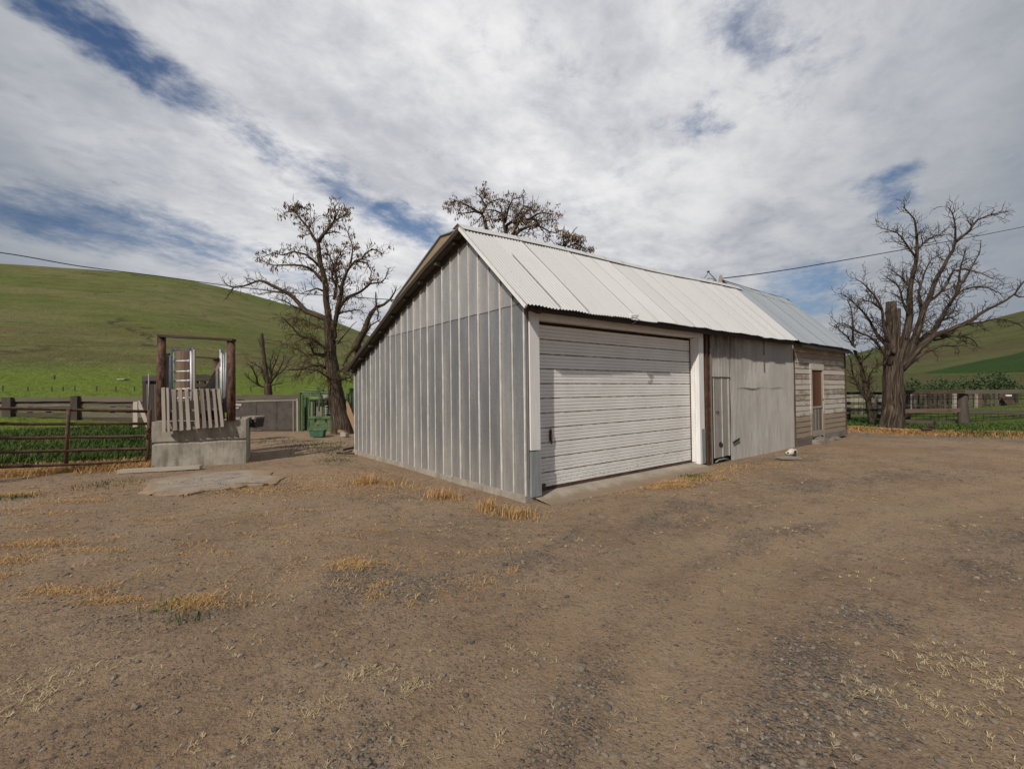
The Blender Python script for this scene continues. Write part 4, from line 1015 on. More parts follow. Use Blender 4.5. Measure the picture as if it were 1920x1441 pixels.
# low fence and pipes behind the dark panel
f2=empty('board_fence',at(500,800,23.5)); tag(f2,'low board fence with horizontal pipes behind the dark plywood panel','fence')
for y,h,mt in((744.5,.22,'fence_wood'),(752,.10,'dark_wood'),(764,.3,'fence_wood'),(778,.3,'fence_wood')):
    mb=MB(); mb.board(at(436,y,23.5),at(568,y-.5,23.0),h,.06,UP,.6,.01,nseg=8); mb.build('rail',M[mt],f2)
for a in(452,520,560):
    mb=MB(); mb.board(at(a,800,23.6),at(a,741,23.6),.24,.2,RT,.4,.01); mb.build('post',M['fence_wood'],f2)
mb=MB(); mb.tube([at(438,756,21.5),at(520,755,21.3)],.04,6); mb.tube([at(438,758.5,21.5),at(512,757,21.3)],.03,6); mb.build('pipe',M['rust'],f2)
dp=empty('plywood_panel',gnd(500,807)); tag(dp,'dark grey plywood wall panel left of the green cattle chute','panel')
A_,B_=gnd(443,808),gnd(559,807.5)
def pn(f,z): q=A_.lerp(B_,f); return V((q.x,q.y,z))
for k in range(3):
    mb=MB(); f0,f1=k/3+.003,(k+1)/3-.003; mb.board(pn(f0,.66+.02*k),pn(f1,.66+.02*k),1.24,.05,(0,0,1),.5); mb.build('sheet',M['plywood_dark'],dp)
mb=MB(); mb.board(pn(-.01,1.30),pn(1.01,1.34),.06,.10,(0,0,1),.6,.004,nseg=4); mb.build('cap_rail',M['grey_wood'],dp)
mb=MB(); mb.board(pn(.995,-.1),pn(.995,1.4),.08,.09,RT,.6); mb.board(pn(.93,-.1),pn(.93,1.3),.05,.09,RT,.3); mb.build('post',M['pale_wood'],dp)
mb=MB(); mb.board(pn(-.03,1.17),pn(.1,1.15),.1,.12,(0,0,1),.9); mb.board(pn(-.03,1.02),pn(.06,1.02),.06,.12,(0,0,1),.9); mb.build('block',M['pale_wood'],dp)

# ------------------------------------------------------------------ green cattle chute
gc=empty('cattle_chute',gnd(610,808)); tag(gc,'green steel cattle squeeze chute behind the tall bare tree','cattle chute')
def cz(X,Y,D=19.6): return at(540+X/12,720+Y/12,D)
def bar(name,pts,r,mt='green_paint',D=19.6,parent=gc,sides=6):
    mb=MB(); mb.tube([cz(*p) if len(p)==3 else cz(p[0],p[1],D) for p in pts],r,sides,.5,sm=False); return mb.build(name,M[mt],parent)
bar('post',[(322,1075),(322,230)],.052); bar('post',[(272,1070,19.9),(268,180,19.9)],.05,'dark_green_paint'); bar('post',[(290,1070,20.6),(290,200,20.6)],.05,'green_paint')
bar('post',[(455,1030),(490,290)],.042); bar('post',[(400,1040,20.4),(400,290,20.4)],.07,'dark_green_paint'); bar('post',[(440,1020,20.8),(445,320,20.8)],.05,'dark_green_paint')
bar('top_rail',[(415,142,20.6),(930,142,20.6)],.035); bar('top_rail',[(250,185,20.2),(560,180,20.2)],.03); bar('top_rail',[(320,240),(720,238)],.04); bar('top_rail',[(300,205,20.8),(960,205,20.8)],.03,'dark_green_paint')
bar('header',[(495,330),(960,330)],.075); bar('header',[(505,295),(760,300)],.03)
mb=MB(); mb.tube([cz(770,290),cz(935,300)],.115,12); mb.build('drum',M['drum_grey'],gc)
bar('lever',[(655,65),(700,160),(755,275)],.035,'dark_green_paint'); bar('lever',[(655,65),(735,110),(800,135)],.025,'dark_green_paint'); bar('lever',[(735,190),(940,205)],.04,'dark_green_paint')
bar('arm',[(715,200,19.4),(710,380,19.4),(695,560,19.4),(700,610,19.4)],.035)
for X,mt in((520,'green_paint'),(545,'grey_wood'),(590,'dark_green_paint'),(615,'dark_green_paint'),(660,'pale_wood'),(705,'grey_wood'),(745,'pale_wood'),(800,'green_paint'),(860,'grey_wood'),(905,'dark_green_paint'),(940,'green_paint')):
    bar('side_bar',[(X,715,19.9),(X+R.uniform(-6,6),350,19.9)],.038 if 'wood' not in mt else .055,mt)
for Y in(500,560,610,660): bar('chain_bar',[(835,Y,19.8),(950,Y-15,19.8)],.025,'grey_pipe')
mb=MB(); mb.board(cz(470,745),cz(985,745),.11,.10,UP,.5); mb.build('mid_rail',M['green_paint'],gc)
mb=MB(); mb.board(cz(480,790),cz(985,790),.05,.06,UP,.5); mb.build('mid_rail',M['dark_green_paint'],gc)
mb=MB(); mb.board(cz(490,900),cz(890,900),.40,.05,UP,.5); mb.build('side_panel',M['green_paint'],gc)
mb=MB(); mb.board(cz(910,900),cz(985,900),.40,.05,UP,.5); mb.build('side_panel',M['green_paint'],gc)
mb=MB(); mb.tube([cz(665,875,19.54),cz(665,875,19.57)],.07,12); mb.build('badge',M['drum_grey'],gc)
for X in(595,830): bar('hinge',[(X,775,19.52),(X,830,19.52)],.03,'dark_green_paint')
mb=MB(); mb.board(cz(480,1020),cz(985,1020),.10,.12,UP,.5); mb.build('base_rail',M['green_paint'],gc)
for X,r,mt,D in((1345,.06,'dark_green_paint',20),(1400,.055,'green_paint',19.8),(1445,.07,'dark_green_paint',20.2),(1485,.06,'dark_green_paint',19.9),(1530,.06,'dark_green_paint',20.3)):
    bar('post',[(X+40 if X>1390 else X+20,960,D),(X,90 if X>1390 else 205,D)],r,mt)
bar('top_rail',[(960,280,20),(1340,285,20)],.04); bar('top_rail',[(960,350,20.2),(1340,350,20.2)],.045,'dark_green_paint'); bar('top_rail',[(1395,110,19.9),(1540,110,19.9)],.05,'dark_green_paint')
bar('base_rail',[(960,1010,20),(1500,960,20)],.06,'dark_green_paint')
# tub
tub=MB(); c=gnd(596,818)
for k in range(1):
    a=RT.copy(); a.z=0; a.normalize(); b=V((-a.y,a.x,0))
    def tp_(u,v,z,s): return c+a*u*s+b*v*s+V((0,0,z))
    sh_=[(-.27,-.16),(.27,-.16),(.27,.16),(-.27,.16)]
    lo=[tp_(u,v,0,.85) for u,v in sh_]; hi=[tp_(u,v,.26,1.0) for u,v in sh_]; rim=[tp_(u,v,.26,1.08) for u,v in sh_]; rim2=[tp_(u,v,.23,1.08) for u,v in sh_]; inn=[tp_(u,v,.05,.8) for u,v in sh_]
    for i in range(4):
        j=(i+1)%4; tub.quad(lo[i],lo[j],hi[j],hi[i]); tub.quad(hi[i],hi[j],rim[j],rim[i]); tub.quad(rim2[i],rim2[j],rim[j],rim[i]); tub.quad(hi[j],hi[i],inn[i],inn[j])
    tub.quad(*inn)
tag(tub.build('feed_tub',M['tub_green'],None,c),'small green plastic tub on the dirt before the cattle chute','tub')

# ------------------------------------------------------------------ right fences
rf=empty('rail_fence',gnd(1806,794)); tag(rf,'dark rail fence with wire mesh behind the broad bare tree','fence')
DR=19.6
mb=MB(); mb.tube([gnd(1808,797)-V((0,0,.2)),at(1805,765,DR),at(1804,731,DR)],[.20,.175,.165],9,.4,True,.12); mb.build('post',M['dark_wood'],rf)
mb=MB(); mb.tube([gnd(2040,800)-V((0,0,.2)),at(2036,728,DR)],[.19,.165],9,.4,True,.12); mb.build('post',M['dark_wood'],rf)
mb=MB(); mb.tube([at(1700,797,DR+.4),at(1700,737,DR+.4)],[.13,.12],9,.4,True,.12); mb.build('post',M['dark_wood'],rf)
mb=MB(); mb.board(at(1583,737,21.5),at(1700,737,20),.13,.06,UP,.15,.008,nseg=5); mb.build('top_rail',M['dark_wood'],rf)
mb=MB(); mb.board(at(1690,735.5,DR-.1),at(1808,733.5,DR-.25),.17,.07,UP,.2,.008,nseg=5); mb.build('top_rail',M['brown_wood'],rf)
mb=MB(); mb.board(at(1795,734.5,DR-.2),at(2060,732,DR-.2),.17,.07,UP,.6,.008,nseg=8); mb.build('top_rail',M['fence_wood'],rf)
mb=MB(); mb.board(at(1660,771,DR-.1),at(1800,768.5,DR-.2),.16,.06,UP,.5,.008,nseg=6); mb.build('mid_rail',M['brown_wood'],rf)
mb=MB(); mb.board(at(1810,771.5,DR),at(2060,774,DR),.16,.06,UP,.5,.008,nseg=8); mb.build('mid_rail',M['fence_wood'],rf)
mb=MB(); mb.board(at(1690,790,DR),at(1800,793,DR),.14,.06,UP,.5,.008,nseg=6); mb.build('bottom_rail',M['fence_wood'],rf)
wm=MB()
for y,s in((741,3),(747,1),(756.5,.5),(762,0),(776,0),(780,0),(787,0)):
    pts=[at(a,y+s*math.sin((a-1690)/110*math.pi)*(1 if a<1800 else 0)+R.uniform(-.6,.6),DR+.1) for a in range(1694,2050,22)]
    wm.tube(pts,.012,4)
for a in range(1704,2050,14):
    wm.tube([at(a,740,DR+.1),at(a+R.uniform(-1,1),791,DR+.1)],.008,4)
for y in(742,750,758,766,774): wm.tube([at(a,y+R.uniform(-.5,.5),21.6) for a in range(1586,1700,19)],.010,4)
for a in range(1592,1700,9): wm.tube([at(a,740,21.6),at(a,778,21.6)],.008,4)
wm.build('wire_mesh',M['wire'],rf)
mb=MB(); mb.board(at(1886,741,DR-.3),at(1896,741,DR-.3),.06,.04,UP,.9); mb.build('tag',M['white_insulator'],rf)
mb=MB(); mb.tube([at(1637,757.5,21.3),at(1637,753,21.3)],.045,8); mb.build('insulator',M['white_insulator'],rf)
# grey planks further left, slatted pen behind
pl=empty('plank_fence',at(1620,800,22.3)); tag(pl,'grey plank fence between the shed corner and the broad bare tree','fence')
for y,h,mt in((749.5,.16,'pale_wood'),(761.5,.13,'pale_wood'),(768,.13,'dark_wood'),(773.5,.09,'pale_wood'),(741.5,.12,'grey_wood')):
    mb=MB(); mb.board(at(1578,y,22.6),at(1662,y+.5,22.2),h,.05,UP,None,.006,nseg=4); mb.build('rail',M[mt],pl)
for a in(1590,1648):
    mb=MB(); mb.board(at(a,795,22.7),at(a,737,22.7),.16,.12,RT,.3,.006); mb.build('post',M['dark_wood'],pl)
sp=empty('slatted_pen',at(1800,795,24)); tag(sp,'pen of upright grey and brown slats beyond the wire mesh fence','pen')
a=1698
while a<1900:
    wdt=R.uniform(4.5,8.5); mt=R.choice(['dark_wood','grey_wood','fence_wood','brown_wood','dark_wood','fence_wood'])
    mb=MB(); mb.board(at(a,770+R.uniform(-2,2),24),at(a+R.uniform(-.8,.8),738+R.uniform(-1,1),24),wdt*24/FPX*.9,.04,RT,None,.006); mb.build('slat',M[mt],sp); a+=wdt+R.uniform(.5,4.5)
for y in(744,764):
    mb=MB(); mb.board(at(1694,y,24.1),at(1900,y+1,24.1),.15,.05,UP,.4,.006,nseg=6); mb.build('rail',M['dark_wood'],sp)
mb=MB(); mb.board(at(1882,740,23.7),at(1898,761,23.7),.40,.05,RT,.2); mb.build('brace_board',M['brown_wood'],sp)
for a in(1700,1760,1830,1880,1905):
    mb=MB(); mb.board(at(a,800,24.2),at(a,737,24.2),.14,.12,RT,.2); mb.build('post',M['dark_wood'],sp)
for y in(756,768,780):
    mb=MB(); mb.board(at(1880,y,24.3),at(2080,y+2,24.3),.08,.05,UP,.2,.006,nseg=6); mb.build('rail',M['dark_wood'],sp)
# bits on the ground at right
lp=MB()
for k,(a0,b0,a1,b1) in enumerate(((1726,808,1750,807),(1727,805,1751,804.5),(1728,811,1747,811),(1742,808,1752,800))):
    lp.tube([gnd(a0,b0+3)+V((0,0,.06+.06*k)),gnd(a1,b1+3)+V((0,0,.06+.055*k))],[.055,.045],7,.5,True,.15)
tag(lp.build('firewood',M['grey_bark'],None,gnd(1740,811)),'small heap of broken grey branches on the orange straw','branch heap')

# ------------------------------------------------------------------ skull on a board, stones under the shed
mb=MB(); mb.board(gnd(1458,860)+V((0,0,.02)),gnd(1496,859)+V((0,0,.02)),.03,.26,(0,0,1),.6,.003); tag(mb.build('flat_board',M['grey_wood'],None,gnd(1478,860)),'flat grey board lying under the white skull','board')
sk=empty('animal_skull',gnd(1482,857)+V((0,0,.04))); sk.scale=(.84,.84,.84); tag(sk,'bleached white animal skull with dark sockets by the corrugated wall','skull')
mb=MB(); c=gnd(1482,857)+V((0,0,.115)); a_=RT.copy(); a_.z=0; a_.normalize(); f_=V((FW.x,FW.y,0)).normalized()
ring=[(-.125,.035,.02),(-.11,.05,.03),(-.075,.06,.03),(-.03,.075,.05),(.02,.10,.065),(.065,.105,.07),(.10,.085,.06),(.125,.03,.03)]
mb.tube([c+a_*x+V((0,0,dz-.05)) for x,_,dz in ring],[r for _,r,_ in ring],12,.5,True,.12)
body=mb.build('cranium',M['bone'],sk)
mb=MB(); mb.tube([c+a_*.065-f_*.075+V((0,0,.045)),c+a_*.062-f_*.112+V((0,0,.05))],[.052,.045],10); mb.tube([c-a_*.09-f_*.03+V((0,0,.0)),c-a_*.095-f_*.06+V((0,0,.005))],[.03,.022],8); mb.tube([c+a_*.03-f_*.06+V((0,0,-.055)),c+a_*.10-f_*.09+V((0,0,-.05))],[.035,.04],8); mb.build('socket',M['dark_void'],sk)
mb=MB(); mb.tube([c-a_*.02-f_*.085+V((0,0,-.05)),c+a_*.0-f_*.11+V((0,0,.02)),c+a_*.03-f_*.11+V((0,0,.09)),c+a_*.10-f_*.10+V((0,0,.095)),c+a_*.135-f_*.07+V((0,0,.04)),c+a_*.13-f_*.06+V((0,0,-.07))],[.016,.022,.022,.022,.018,.012],8); mb.build('cheekbone',M['bone'],sk)
def stone(c,rx,ry,rz,name,label,cat,mt='rock',seed=0):
    mb=MB(); nu,nv=26,14; i0=len(mb.v)
    for j in range(nv+1):
        for i in range(nu):
            th=2*math.pi*i/nu; ph=math.pi*j/nv; d=V((math.cos(th)*math.sin(ph),math.sin(th)*math.sin(ph),math.cos(ph)))
            k=1+.30*mnoise.noise(d*1.6+V((seed,0,0)))+.22*mnoise.noise(d*4+V((seed,0,0))); mb.v.append((c.x+d.x*rx*k,c.y+d.y*ry*k,c.z+d.z*rz*k))
    for j in range(nv):
        for i in range(nu):
            a=j*nu+i; b=j*nu+(i+1)%nu; mb.face((a,b,b+nu,a+nu),None,.5,True)
    return tag(mb.build(name,M[mt],None,c),label,cat)
stone(V((11.3,-.08,-.05)),.58,.22,.19,'step_stone','rough stone step below the shed door','stone',seed=3)
stone(V((12.6,-.02,-.08)),.75,.16,.13,'foundation_stone','low flat stone under the right end of the shed wall','stone',seed=7)
mb=MB(); mb.box(10.15,10.9,-.02,.02,-.14,.02); mb.box(12.9,13.6,-.02,.02,-.14,.06); mb.build('crawl_gap',M['dark_void'],ws)
# leaning slab and log pieces by the tree
mb=MB(); p=gnd(660,812.5); mb.board(V((p.x+.15,p.y-.25,.0)),at(647,752,18.55),.2,.05,RT,.6,.004); tag(mb.build('bark_slab',M['straw_wood'],None,p),'orange-brown slab leaning on the right of the tall tree trunk','slab')
mb=MB(); mb.tube([gnd(624,811)+V((0,0,.12)),gnd(648,815.5)+V((0,0,.08))],[.085,.075],9,.5,True,.1); tag(mb.build('log',M['straw_wood'],None,gnd(636,815)),'short split log lying at the foot of the tall tree','log')
mb=MB(); mb.board(gnd(641,818)+V((0,0,.08)),gnd(651,819)+V((0,0,.08)),.13,.14,(0,0,1),.6,.01); tag(mb.build('wood_chunk',M['pale_wood'],None,gnd(646,818)),'pale wood chunk beside the split log','wood block')
for k,(a,b) in enumerate(((629,817),(633,818))):
    pass
for a,b,r,l in((653,848,.05,'dark broken stick in the debris by the garage corner'),):
    mb=MB(); mb.tube([gnd(632,851)+V((0,0,.03)),gnd(664,853)+V((0,0,.04))],[.03,.02],6); tag(mb.build('stick',M['grey_bark'],None,gnd(650,852)),l,'stick')
mb=MB(); mb.board(gnd(640,846)+V((0,0,.05)),gnd(668,841)+V((0,0,.06)),.06,.12,(0,0,1),.3,.01); tag(mb.build('scrap_board',M['grey_wood'],None,gnd(654,846)),'grey scrap board on the ground at the back garage corner','board')
# far field posts and feeder
for k,px in enumerate((5,52,97,118,140,181,217,252,470,515)):
    mb=MB(); p=onhill(px,733+R.uniform(-1,1)); D=(p-CAM).dot(FW); q=p+V((0,0,R.uniform(7.5,11)*D/FPX)); mb.board(p-V((0,0,.3)),q,.0018*D,.0018*D,RT); tag(mb.build('field_post',M['far_post'],None,p),'thin dark post in the bright green field below the hill','post','posts of the far field fence')
mb=MB(); p=onhill(102,711); D=(p-CAM).dot(FW); mb.board(p-V((0,0,.3)),p+V((0,0,8.5*D/FPX)),.0025*D,.0025*D,RT); tag(mb.build('field_post',M['far_post'],None,p),'thicker lone dark post higher up the green field','post')
fp=onhill(231,713); D=(fp-CAM).dot(FW); ff=empty('feed_trough',fp); tag(ff,'small pale feed trough out in the green field','trough'); k_=D/FPX
mb=MB(); mb.board(fp-RT*7*k_+V((0,0,2.4*k_)),fp+RT*7*k_+V((0,0,2.2*k_)),2.2*k_,.6,UP,.7); mb.build('bin',M['pale_wood'],ff)
for q in(-6,6):
    mb=MB(); mb.board(fp+RT*q*k_-V((0,0,.2)),fp+RT*q*k_+V((0,0,1.6*k_)),1.2*k_,.1,RT); mb.build('leg',M['far_post'],ff)

# ------------------------------------------------------------------ trees
def gnarl(p,d,L,n,wob,up=0.0,rng=R):
    pts=[p]; d=d.normalized(); st=L/n
    for k in range(n):
        d=(d+V((rng.uniform(-1,1),rng.uniform(-1,1),rng.uniform(-1,1)))*wob+V((0,0,up))).normalized(); pts.append(pts[-1]+d*st)
    return pts
def resample(pts,rads,step,jit=0.0):
    out=[];ro=[]
    for i in range(len(pts)-1):
        p0=pts[max(i-1,0)];p1=pts[i];p2=pts[i+1];p3=pts[min(i+2,len(pts)-1)]
        n=max(1,int((p2-p1).length/step))
        for k in range(n):
            t=k/n; q=.5*((2*p1)+(p2-p0)*t+(2*p0-5*p1+4*p2-p3)*t*t+(-p0+3*p1-3*p2+p3)*t**3)
            if jit and (i or k): q=q+V((mnoise.noise(q*2.1),mnoise.noise(q*2.1+V((7,0,0))),mnoise.noise(q*2.1+V((0,7,0)))))*jit
            out.append(q); ro.append(rads[i]+(rads[i+1]-rads[i])*t)
    out.append(pts[-1]); ro.append(rads[-1]); return out,ro
class Tree:
    def __init__(s,root,conv,rng): s.root=root; s.conv=conv; s.rng=rng; s.tk=.9; s.df=.47; s.tr=MB(); s.cr=MB(); s.pods=MB(); s.n=0
    def limb(s,pts,r0,r1,z0=0.0,z1=0.0,step=.22,sides=7,dens=.22,tw=1.0,skip=.12,lev=3,pod=0.0,bark=.12,trunk=True,up=.03):
        n=len(pts); P=[];
        tot=max(1e-6,sum(math.dist(pts[i],pts[i+1]) for i in range(n-1))); acc=0
        rr=[]
        for i,p in enumerate(pts):
            if i: acc+=math.dist(pts[i-1],pts[i])
            f=acc/tot; P.append(s.conv(p[0],p[1],z0+(z1-z0)*f)); rr.append(r0+(r1-r0)*f**.8)
        P,rr=resample(P,rr,step,.04)
        (s.tr if trunk else s.cr).tube(P,rr,sides,s.rng.random(),True,bark)
        if tw>0: s.twigs(P,rr,dens,tw,lev,skip,pod,up)
        return P
    def twigs(s,P,rr,dens,tw,lev,skip,pod,up,top=True):
        rng=s.rng
        if top: dens*=s.df
        L=sum((P[i+1]-P[i]).length for i in range(len(P)-1)); d=L*skip+rng.random()*dens; acc=0
        for i in range(len(P)-1):
            sg=(P[i+1]-P[i]).length
            while acc+sg>d:
                t=(d-acc)/sg; q=P[i].lerp(P[i+1],t); r=rr[i]+(rr[min(i+1,len(rr)-1)]-rr[i])*t
                tn=(P[i+1]-P[i]).normalized(); pr=V((rng.gauss(0,1),rng.gauss(0,1),rng.gauss(0,1))); pr=(pr-tn*pr.dot(tn)).normalized()
                ang=rng.uniform(.5,1.15); dr=tn*math.cos(ang)+pr*math.sin(ang)+V((0,0,up*6))
                ln=tw*rng.uniform(.35,1.0)*((1-.55*(d/L)) if top else 1); nn=max(3,int(ln/.13)); pts=gnarl(q,dr,ln,nn,.30,up,rng)
                ra=max(.008,min(r*.6,.010+ln*.019))*s.tk; rad=[ra+(.0055*s.tk-ra)*k/nn for k in range(nn+1)]
                s.cr.tube(pts,rad,4 if lev>1 else 3,rng.random(),False); s.n+=1
                if lev>1 and len(pts)>3: s.twigs(pts,rad,(dens*1.3 if top else dens),tw*.55,lev-1,.2,pod*.7,up,False)
                if pod and rng.random()<pod: s.pod(pts[-1],rng)
                d+=dens*rng.uniform(.6,1.5)
            acc+=sg
    def pod(s,c,rng):
        for k in range(rng.randint(3,7)):
            p=c+V((rng.uniform(-1,1),rng.uniform(-1,1),rng.uniform(-.6,.6)))*.09; d=V((rng.uniform(-.6,.6),rng.uniform(-.6,.6),-1)).normalized(); L=rng.uniform(.09,.19); sd=d.orthogonal().normalized(); sd=sd*math.cos(k)+d.cross(sd)*math.sin(k)
            w_=rng.uniform(.02,.034); a=p; b=p+d*L*.5+sd*w_; c2=p+d*L; e=p+d*L*.5-sd*w_
            s.pods.quad(a,b,c2,e,rng.random(),[(0,0)]*4)
    def done(s,bark,twig,pods=True):
        s.tr.build('trunk',M[bark],s.root); s.cr.build('crown',M[twig],s.root)
        if s.pods.v: s.pods.build('seed_pods',M['seed_pod'],s.root)
def cropc(ox,oy,sc,D): return lambda x,y,z=0: at(ox+x/sc,oy+y/sc,D+z)

# tall tree by the cattle chute
T=empty('bare_tree',gnd(643,813)); tag(T,'tall bare tree with mossy limbs standing beside the green cattle chute','tree')
t=Tree(T,cropc(400,360,2.883,18.5),random.Random(11))
t.limb([(694,1325),(690,1250),(676,1180),(665,1100),(655,1030),(645,950),(634,850),(628,770),(620,690)],.40,.17,0,0,sides=18,tw=0,bark=.18,step=.12)
# flare
t.limb([(712,1322),(702,1250),(686,1160),(668,1050)],.42,.16,-.05,0,sides=14,tw=0,bark=.2,step=.12)
t.limb([(668,1322),(672,1250),(668,1180),(660,1080)],.28,.16,-.1,0,sides=12,tw=0,bark=.2,step=.12)
t.limb([(630,760),(622,690),(612,590),(605,500),(590,430),(578,380),(572,330),(565,262)],.15,.075,0,-.2,sides=10,tw=.9,dens=.24,pod=.12)
kw=dict(pod=.15,dens=.16,tw=.75)
t.limb([(567,275),(545,250),(510,190),(470,140),(435,105),(385,110)],.075,.012,-.2,.4,**kw)
t.limb([(567,270),(600,228),(640,175),(665,132),(652,70),(648,55)],.085,.014,-.2,-.5,**kw)
t.limb([(650,160),(695,132),(735,108)],.045,.01,-.4,-.6,pod=.5,dens=.15,tw=.5)
t.limb([(600,228),(650,215),(690,222)],.04,.01,-.3,-.7,tw=.4)
t.limb([(470,140),(430,85),(470,85),(510,90)],.03,.008,.3,.7,pod=.6,dens=.14,tw=.45)
t.limb([(592,480),(545,430),(485,400),(400,395),(315,392),(255,365)],.075,.014,0,.8,pod=.15,dens=.2,tw=.6)
t.limb([(580,410),(540,370),(495,338),(435,322),(375,340),(320,330),(265,352)],.06,.012,0,-.7,pod=.2,dens=.18,tw=.65)
t.limb([(614,690),(560,665),(500,640),(440,572),(380,535),(310,500),(250,480),(190,500),(110,515),(62,490),(55,472)],.13,.016,0,1.0,dens=.22,tw=.7,pod=.05)
t.limb([(110,515),(92,540),(65,580)],.03,.01,.9,1.1,tw=.25)
t.limb([(440,572),(385,545),(330,540),(280,548),(210,545)],.045,.01,.5,.2,dens=.2,tw=.6)
t.limb([(500,640),(430,610),(370,585),(310,570)],.05,.01,.2,.9,dens=.2,tw=.6)
t.limb([(645,760),(658,690),(680,585),(700,490),(740,400),(765,372),(800,360),(860,308),(915,335)],.12,.016,0,-.9,pod=0.22,dens=.19,tw=.8)
t.limb([(738,405),(752,290),(722,215),(700,165)],.045,.01,-.5,-.2,tw=.5,dens=.2,pod=0.17)
t.limb([(765,372),(830,385),(855,430),(845,470)],.05,.012,-.6,-1.0,pod=0.17,dens=.2,tw=.6)
t.limb([(668,650),(720,575),(800,535),(850,495),(910,485),(945,440),(945,412)],.09,.012,0,.6,pod=0.11,dens=.2,tw=.7)
t.limb([(655,580),(668,480),(652,400),(620,330),(600,280)],.08,.014,0,.7,pod=0.22,dens=.17,tw=.8)
t.limb([(690,520),(640,470),(650,400),(690,330),(720,290)],.06,.012,-.2,-.9,pod=0.28,dens=.16,tw=.7)
t.limb([(605,540),(560,520),(510,535),(470,550)],.05,.012,0,-.6,tw=.6,dens=.18)
t.limb([(672,660),(740,640),(790,640),(815,655)],.04,.01,0,-.6,tw=.6,dens=.18)
t.limb([(672,820),(735,735),(775,700)],.035,.01,0,-.6,tw=.1)
t2=dict(dens=.17,tw=.8,up=-.02)
t.limb([(622,860),(560,810),(520,790),(470,782),(370,672)],.08,.012,0,-.9,**t2)
t.limb([(615,880),(540,870),(525,800),(555,780)],.06,.02,0,-.8,**t2)
t.limb([(630,960),(580,935),(530,935),(490,955),(430,962),(400,960)],.085,.014,0,-1.0,**t2)
t.limb([(630,900),(560,880),(500,875),(450,850),(400,830),(370,822)],.07,.014,0,.9,**t2)
t.limb([(640,760),(560,720),(480,690),(420,680),(380,690)],.06,.012,0,.7,**t2)
t.limb([(650,980),(620,1000),(560,960),(500,970)],.05,.012,0,-1.2,**t2)
t.limb([(655,1000),(690,960),(720,940),(760,980)],.05,.012,0,-.6,**t2)
t.limb([(640,820),(660,780),(650,720),(640,700)],.08,.04,0,-.5,**t2)
t.limb([(660,1040),(700,1010),(740,1000),(765,960)],.04,.012,0,.5,**t2)
t.done('bark','mossy_twig')

# mossy half-fallen tree behind the lean-to roof
T=empty('leaning_tree',gnd(690,803)); tag(T,'mossy dead tree leaning behind the low back edge of the garage roof','tree')
t=Tree(T,cropc(400,360,2.883,16.6),random.Random(5))
t.limb([(835,1275),(815,1050),(790,900),(775,830)],.20,.16,1.6,.6,sides=10,tw=0)
t.limb([(765,850),(775,820),(795,785),(825,735),(838,690),(855,655),(880,622),(920,605),(955,582),(983,545),(990,512)],.15,.016,.4,0,sides=9,dens=.24,tw=.5,skip=.05)
t.limb([(882,622),(880,585),(878,540)],.045,.02,0,.1,tw=.2)
t.limb([(882,622),(893,655),(886,690)],.04,.02,0,-.2,tw=.2)
t.limb([(955,582),(975,600),(1000,610)],.03,.01,0,-.2,tw=.3)
t.limb([(770,840),(740,870),(720,905),(700,940)],.07,.02,.4,.0,dens=.15,tw=.5)
t.limb([(780,860),(800,800),(850,720),(900,690)],.05,.02,.4,.6,dens=.15,tw=.5)
t.done('bark','mossy_twig')

# small pollard in the field
T=empty('pollard_tree',gnd(503,751.5)); Dp=38
T.location=at(503,751,Dp); tag(T,'small pollarded bare tree in the field beyond the plywood panel','tree')
t=Tree(T,cropc(430,600,6.0,Dp),random.Random(9))
t.limb([(440,920),(442,850),(440,780),(435,720)],.36,.26,0,0,sides=12,tw=0,bark=.15)
t.limb([(432,740),(420,640),(400,520),(385,400),(375,280),(368,150)],.22,.13,0,0,sides=9,tw=.8,dens=.6,lev=1)
t.limb([(378,330),(350,285),(315,200)],.09,.04,0,.3,tw=.3,lev=1)
kw=dict(dens=.3,tw=1.5,lev=2)
for pts,z in (([(430,735),(380,750),(320,720),(250,680),(170,600)],-1),([(445,740),(490,670),(540,610),(600,570),(660,480),(700,400)],1),([(440,720),(470,640),(460,540),(470,440),(500,380)],.5),([(425,720),(390,660),(365,570),(340,520)],.8),([(460,700),(520,620),(560,560),(600,470),(610,400)],-1),([(470,730),(530,715),(585,705)],-.6),([(320,720),(300,640),(240,500)],-1.2),([(450,680),(500,520),(550,400),(560,330)],1.2),([(400,600),(350,540),(280,480),(230,480)],-.6)):
    t.limb(pts,.10,.02,0,z,**kw)
t.done('bark','twig')

# trees whose crowns show above the ridge
cv=cropc(830,350,6.62,21)
T=empty('seed_pod_tree',V((at(950,700,21).x,at(950,700,21).y,0))); tag(T,'tree crown thick with hanging brown seed pods behind the roof peak','tree')
t=Tree(T,cv,random.Random(21))
t.limb([(800,2900),(810,2000),(800,1300),(790,900)],.42,.24,0,0,sides=10,tw=0,step=.5)
t.limb([(790,900),(640,700),(560,600),(542,500),(530,420),(490,345),(510,290),(560,212),(620,178),(700,160),(770,155)],.16,.014,0,.6,dens=.16,tw=.5,pod=.5)
kp=dict(dens=.17,tw=.6,pod=.48)
t.limb([(528,235),(485,150),(455,110),(400,80)],.05,.012,.3,.6,**kp); t.limb([(455,110),(500,80),(530,60)],.03,.01,.4,.2,**kp)
t.limb([(485,335),(380,278),(300,230),(220,180),(150,170)],.06,.012,.1,-.5,**kp)
t.limb([(460,325),(390,315),(300,322),(220,325),(165,350)],.05,.012,.1,.5,dens=.18,tw=.5,pod=.55)
t.limb([(500,360),(440,420),(400,455),(370,480)],.035,.012,.1,-.4,dens=.22,tw=.4,pod=.2); t.limb([(545,430),(600,400),(640,395)],.03,.01,.1,.5,**kp)
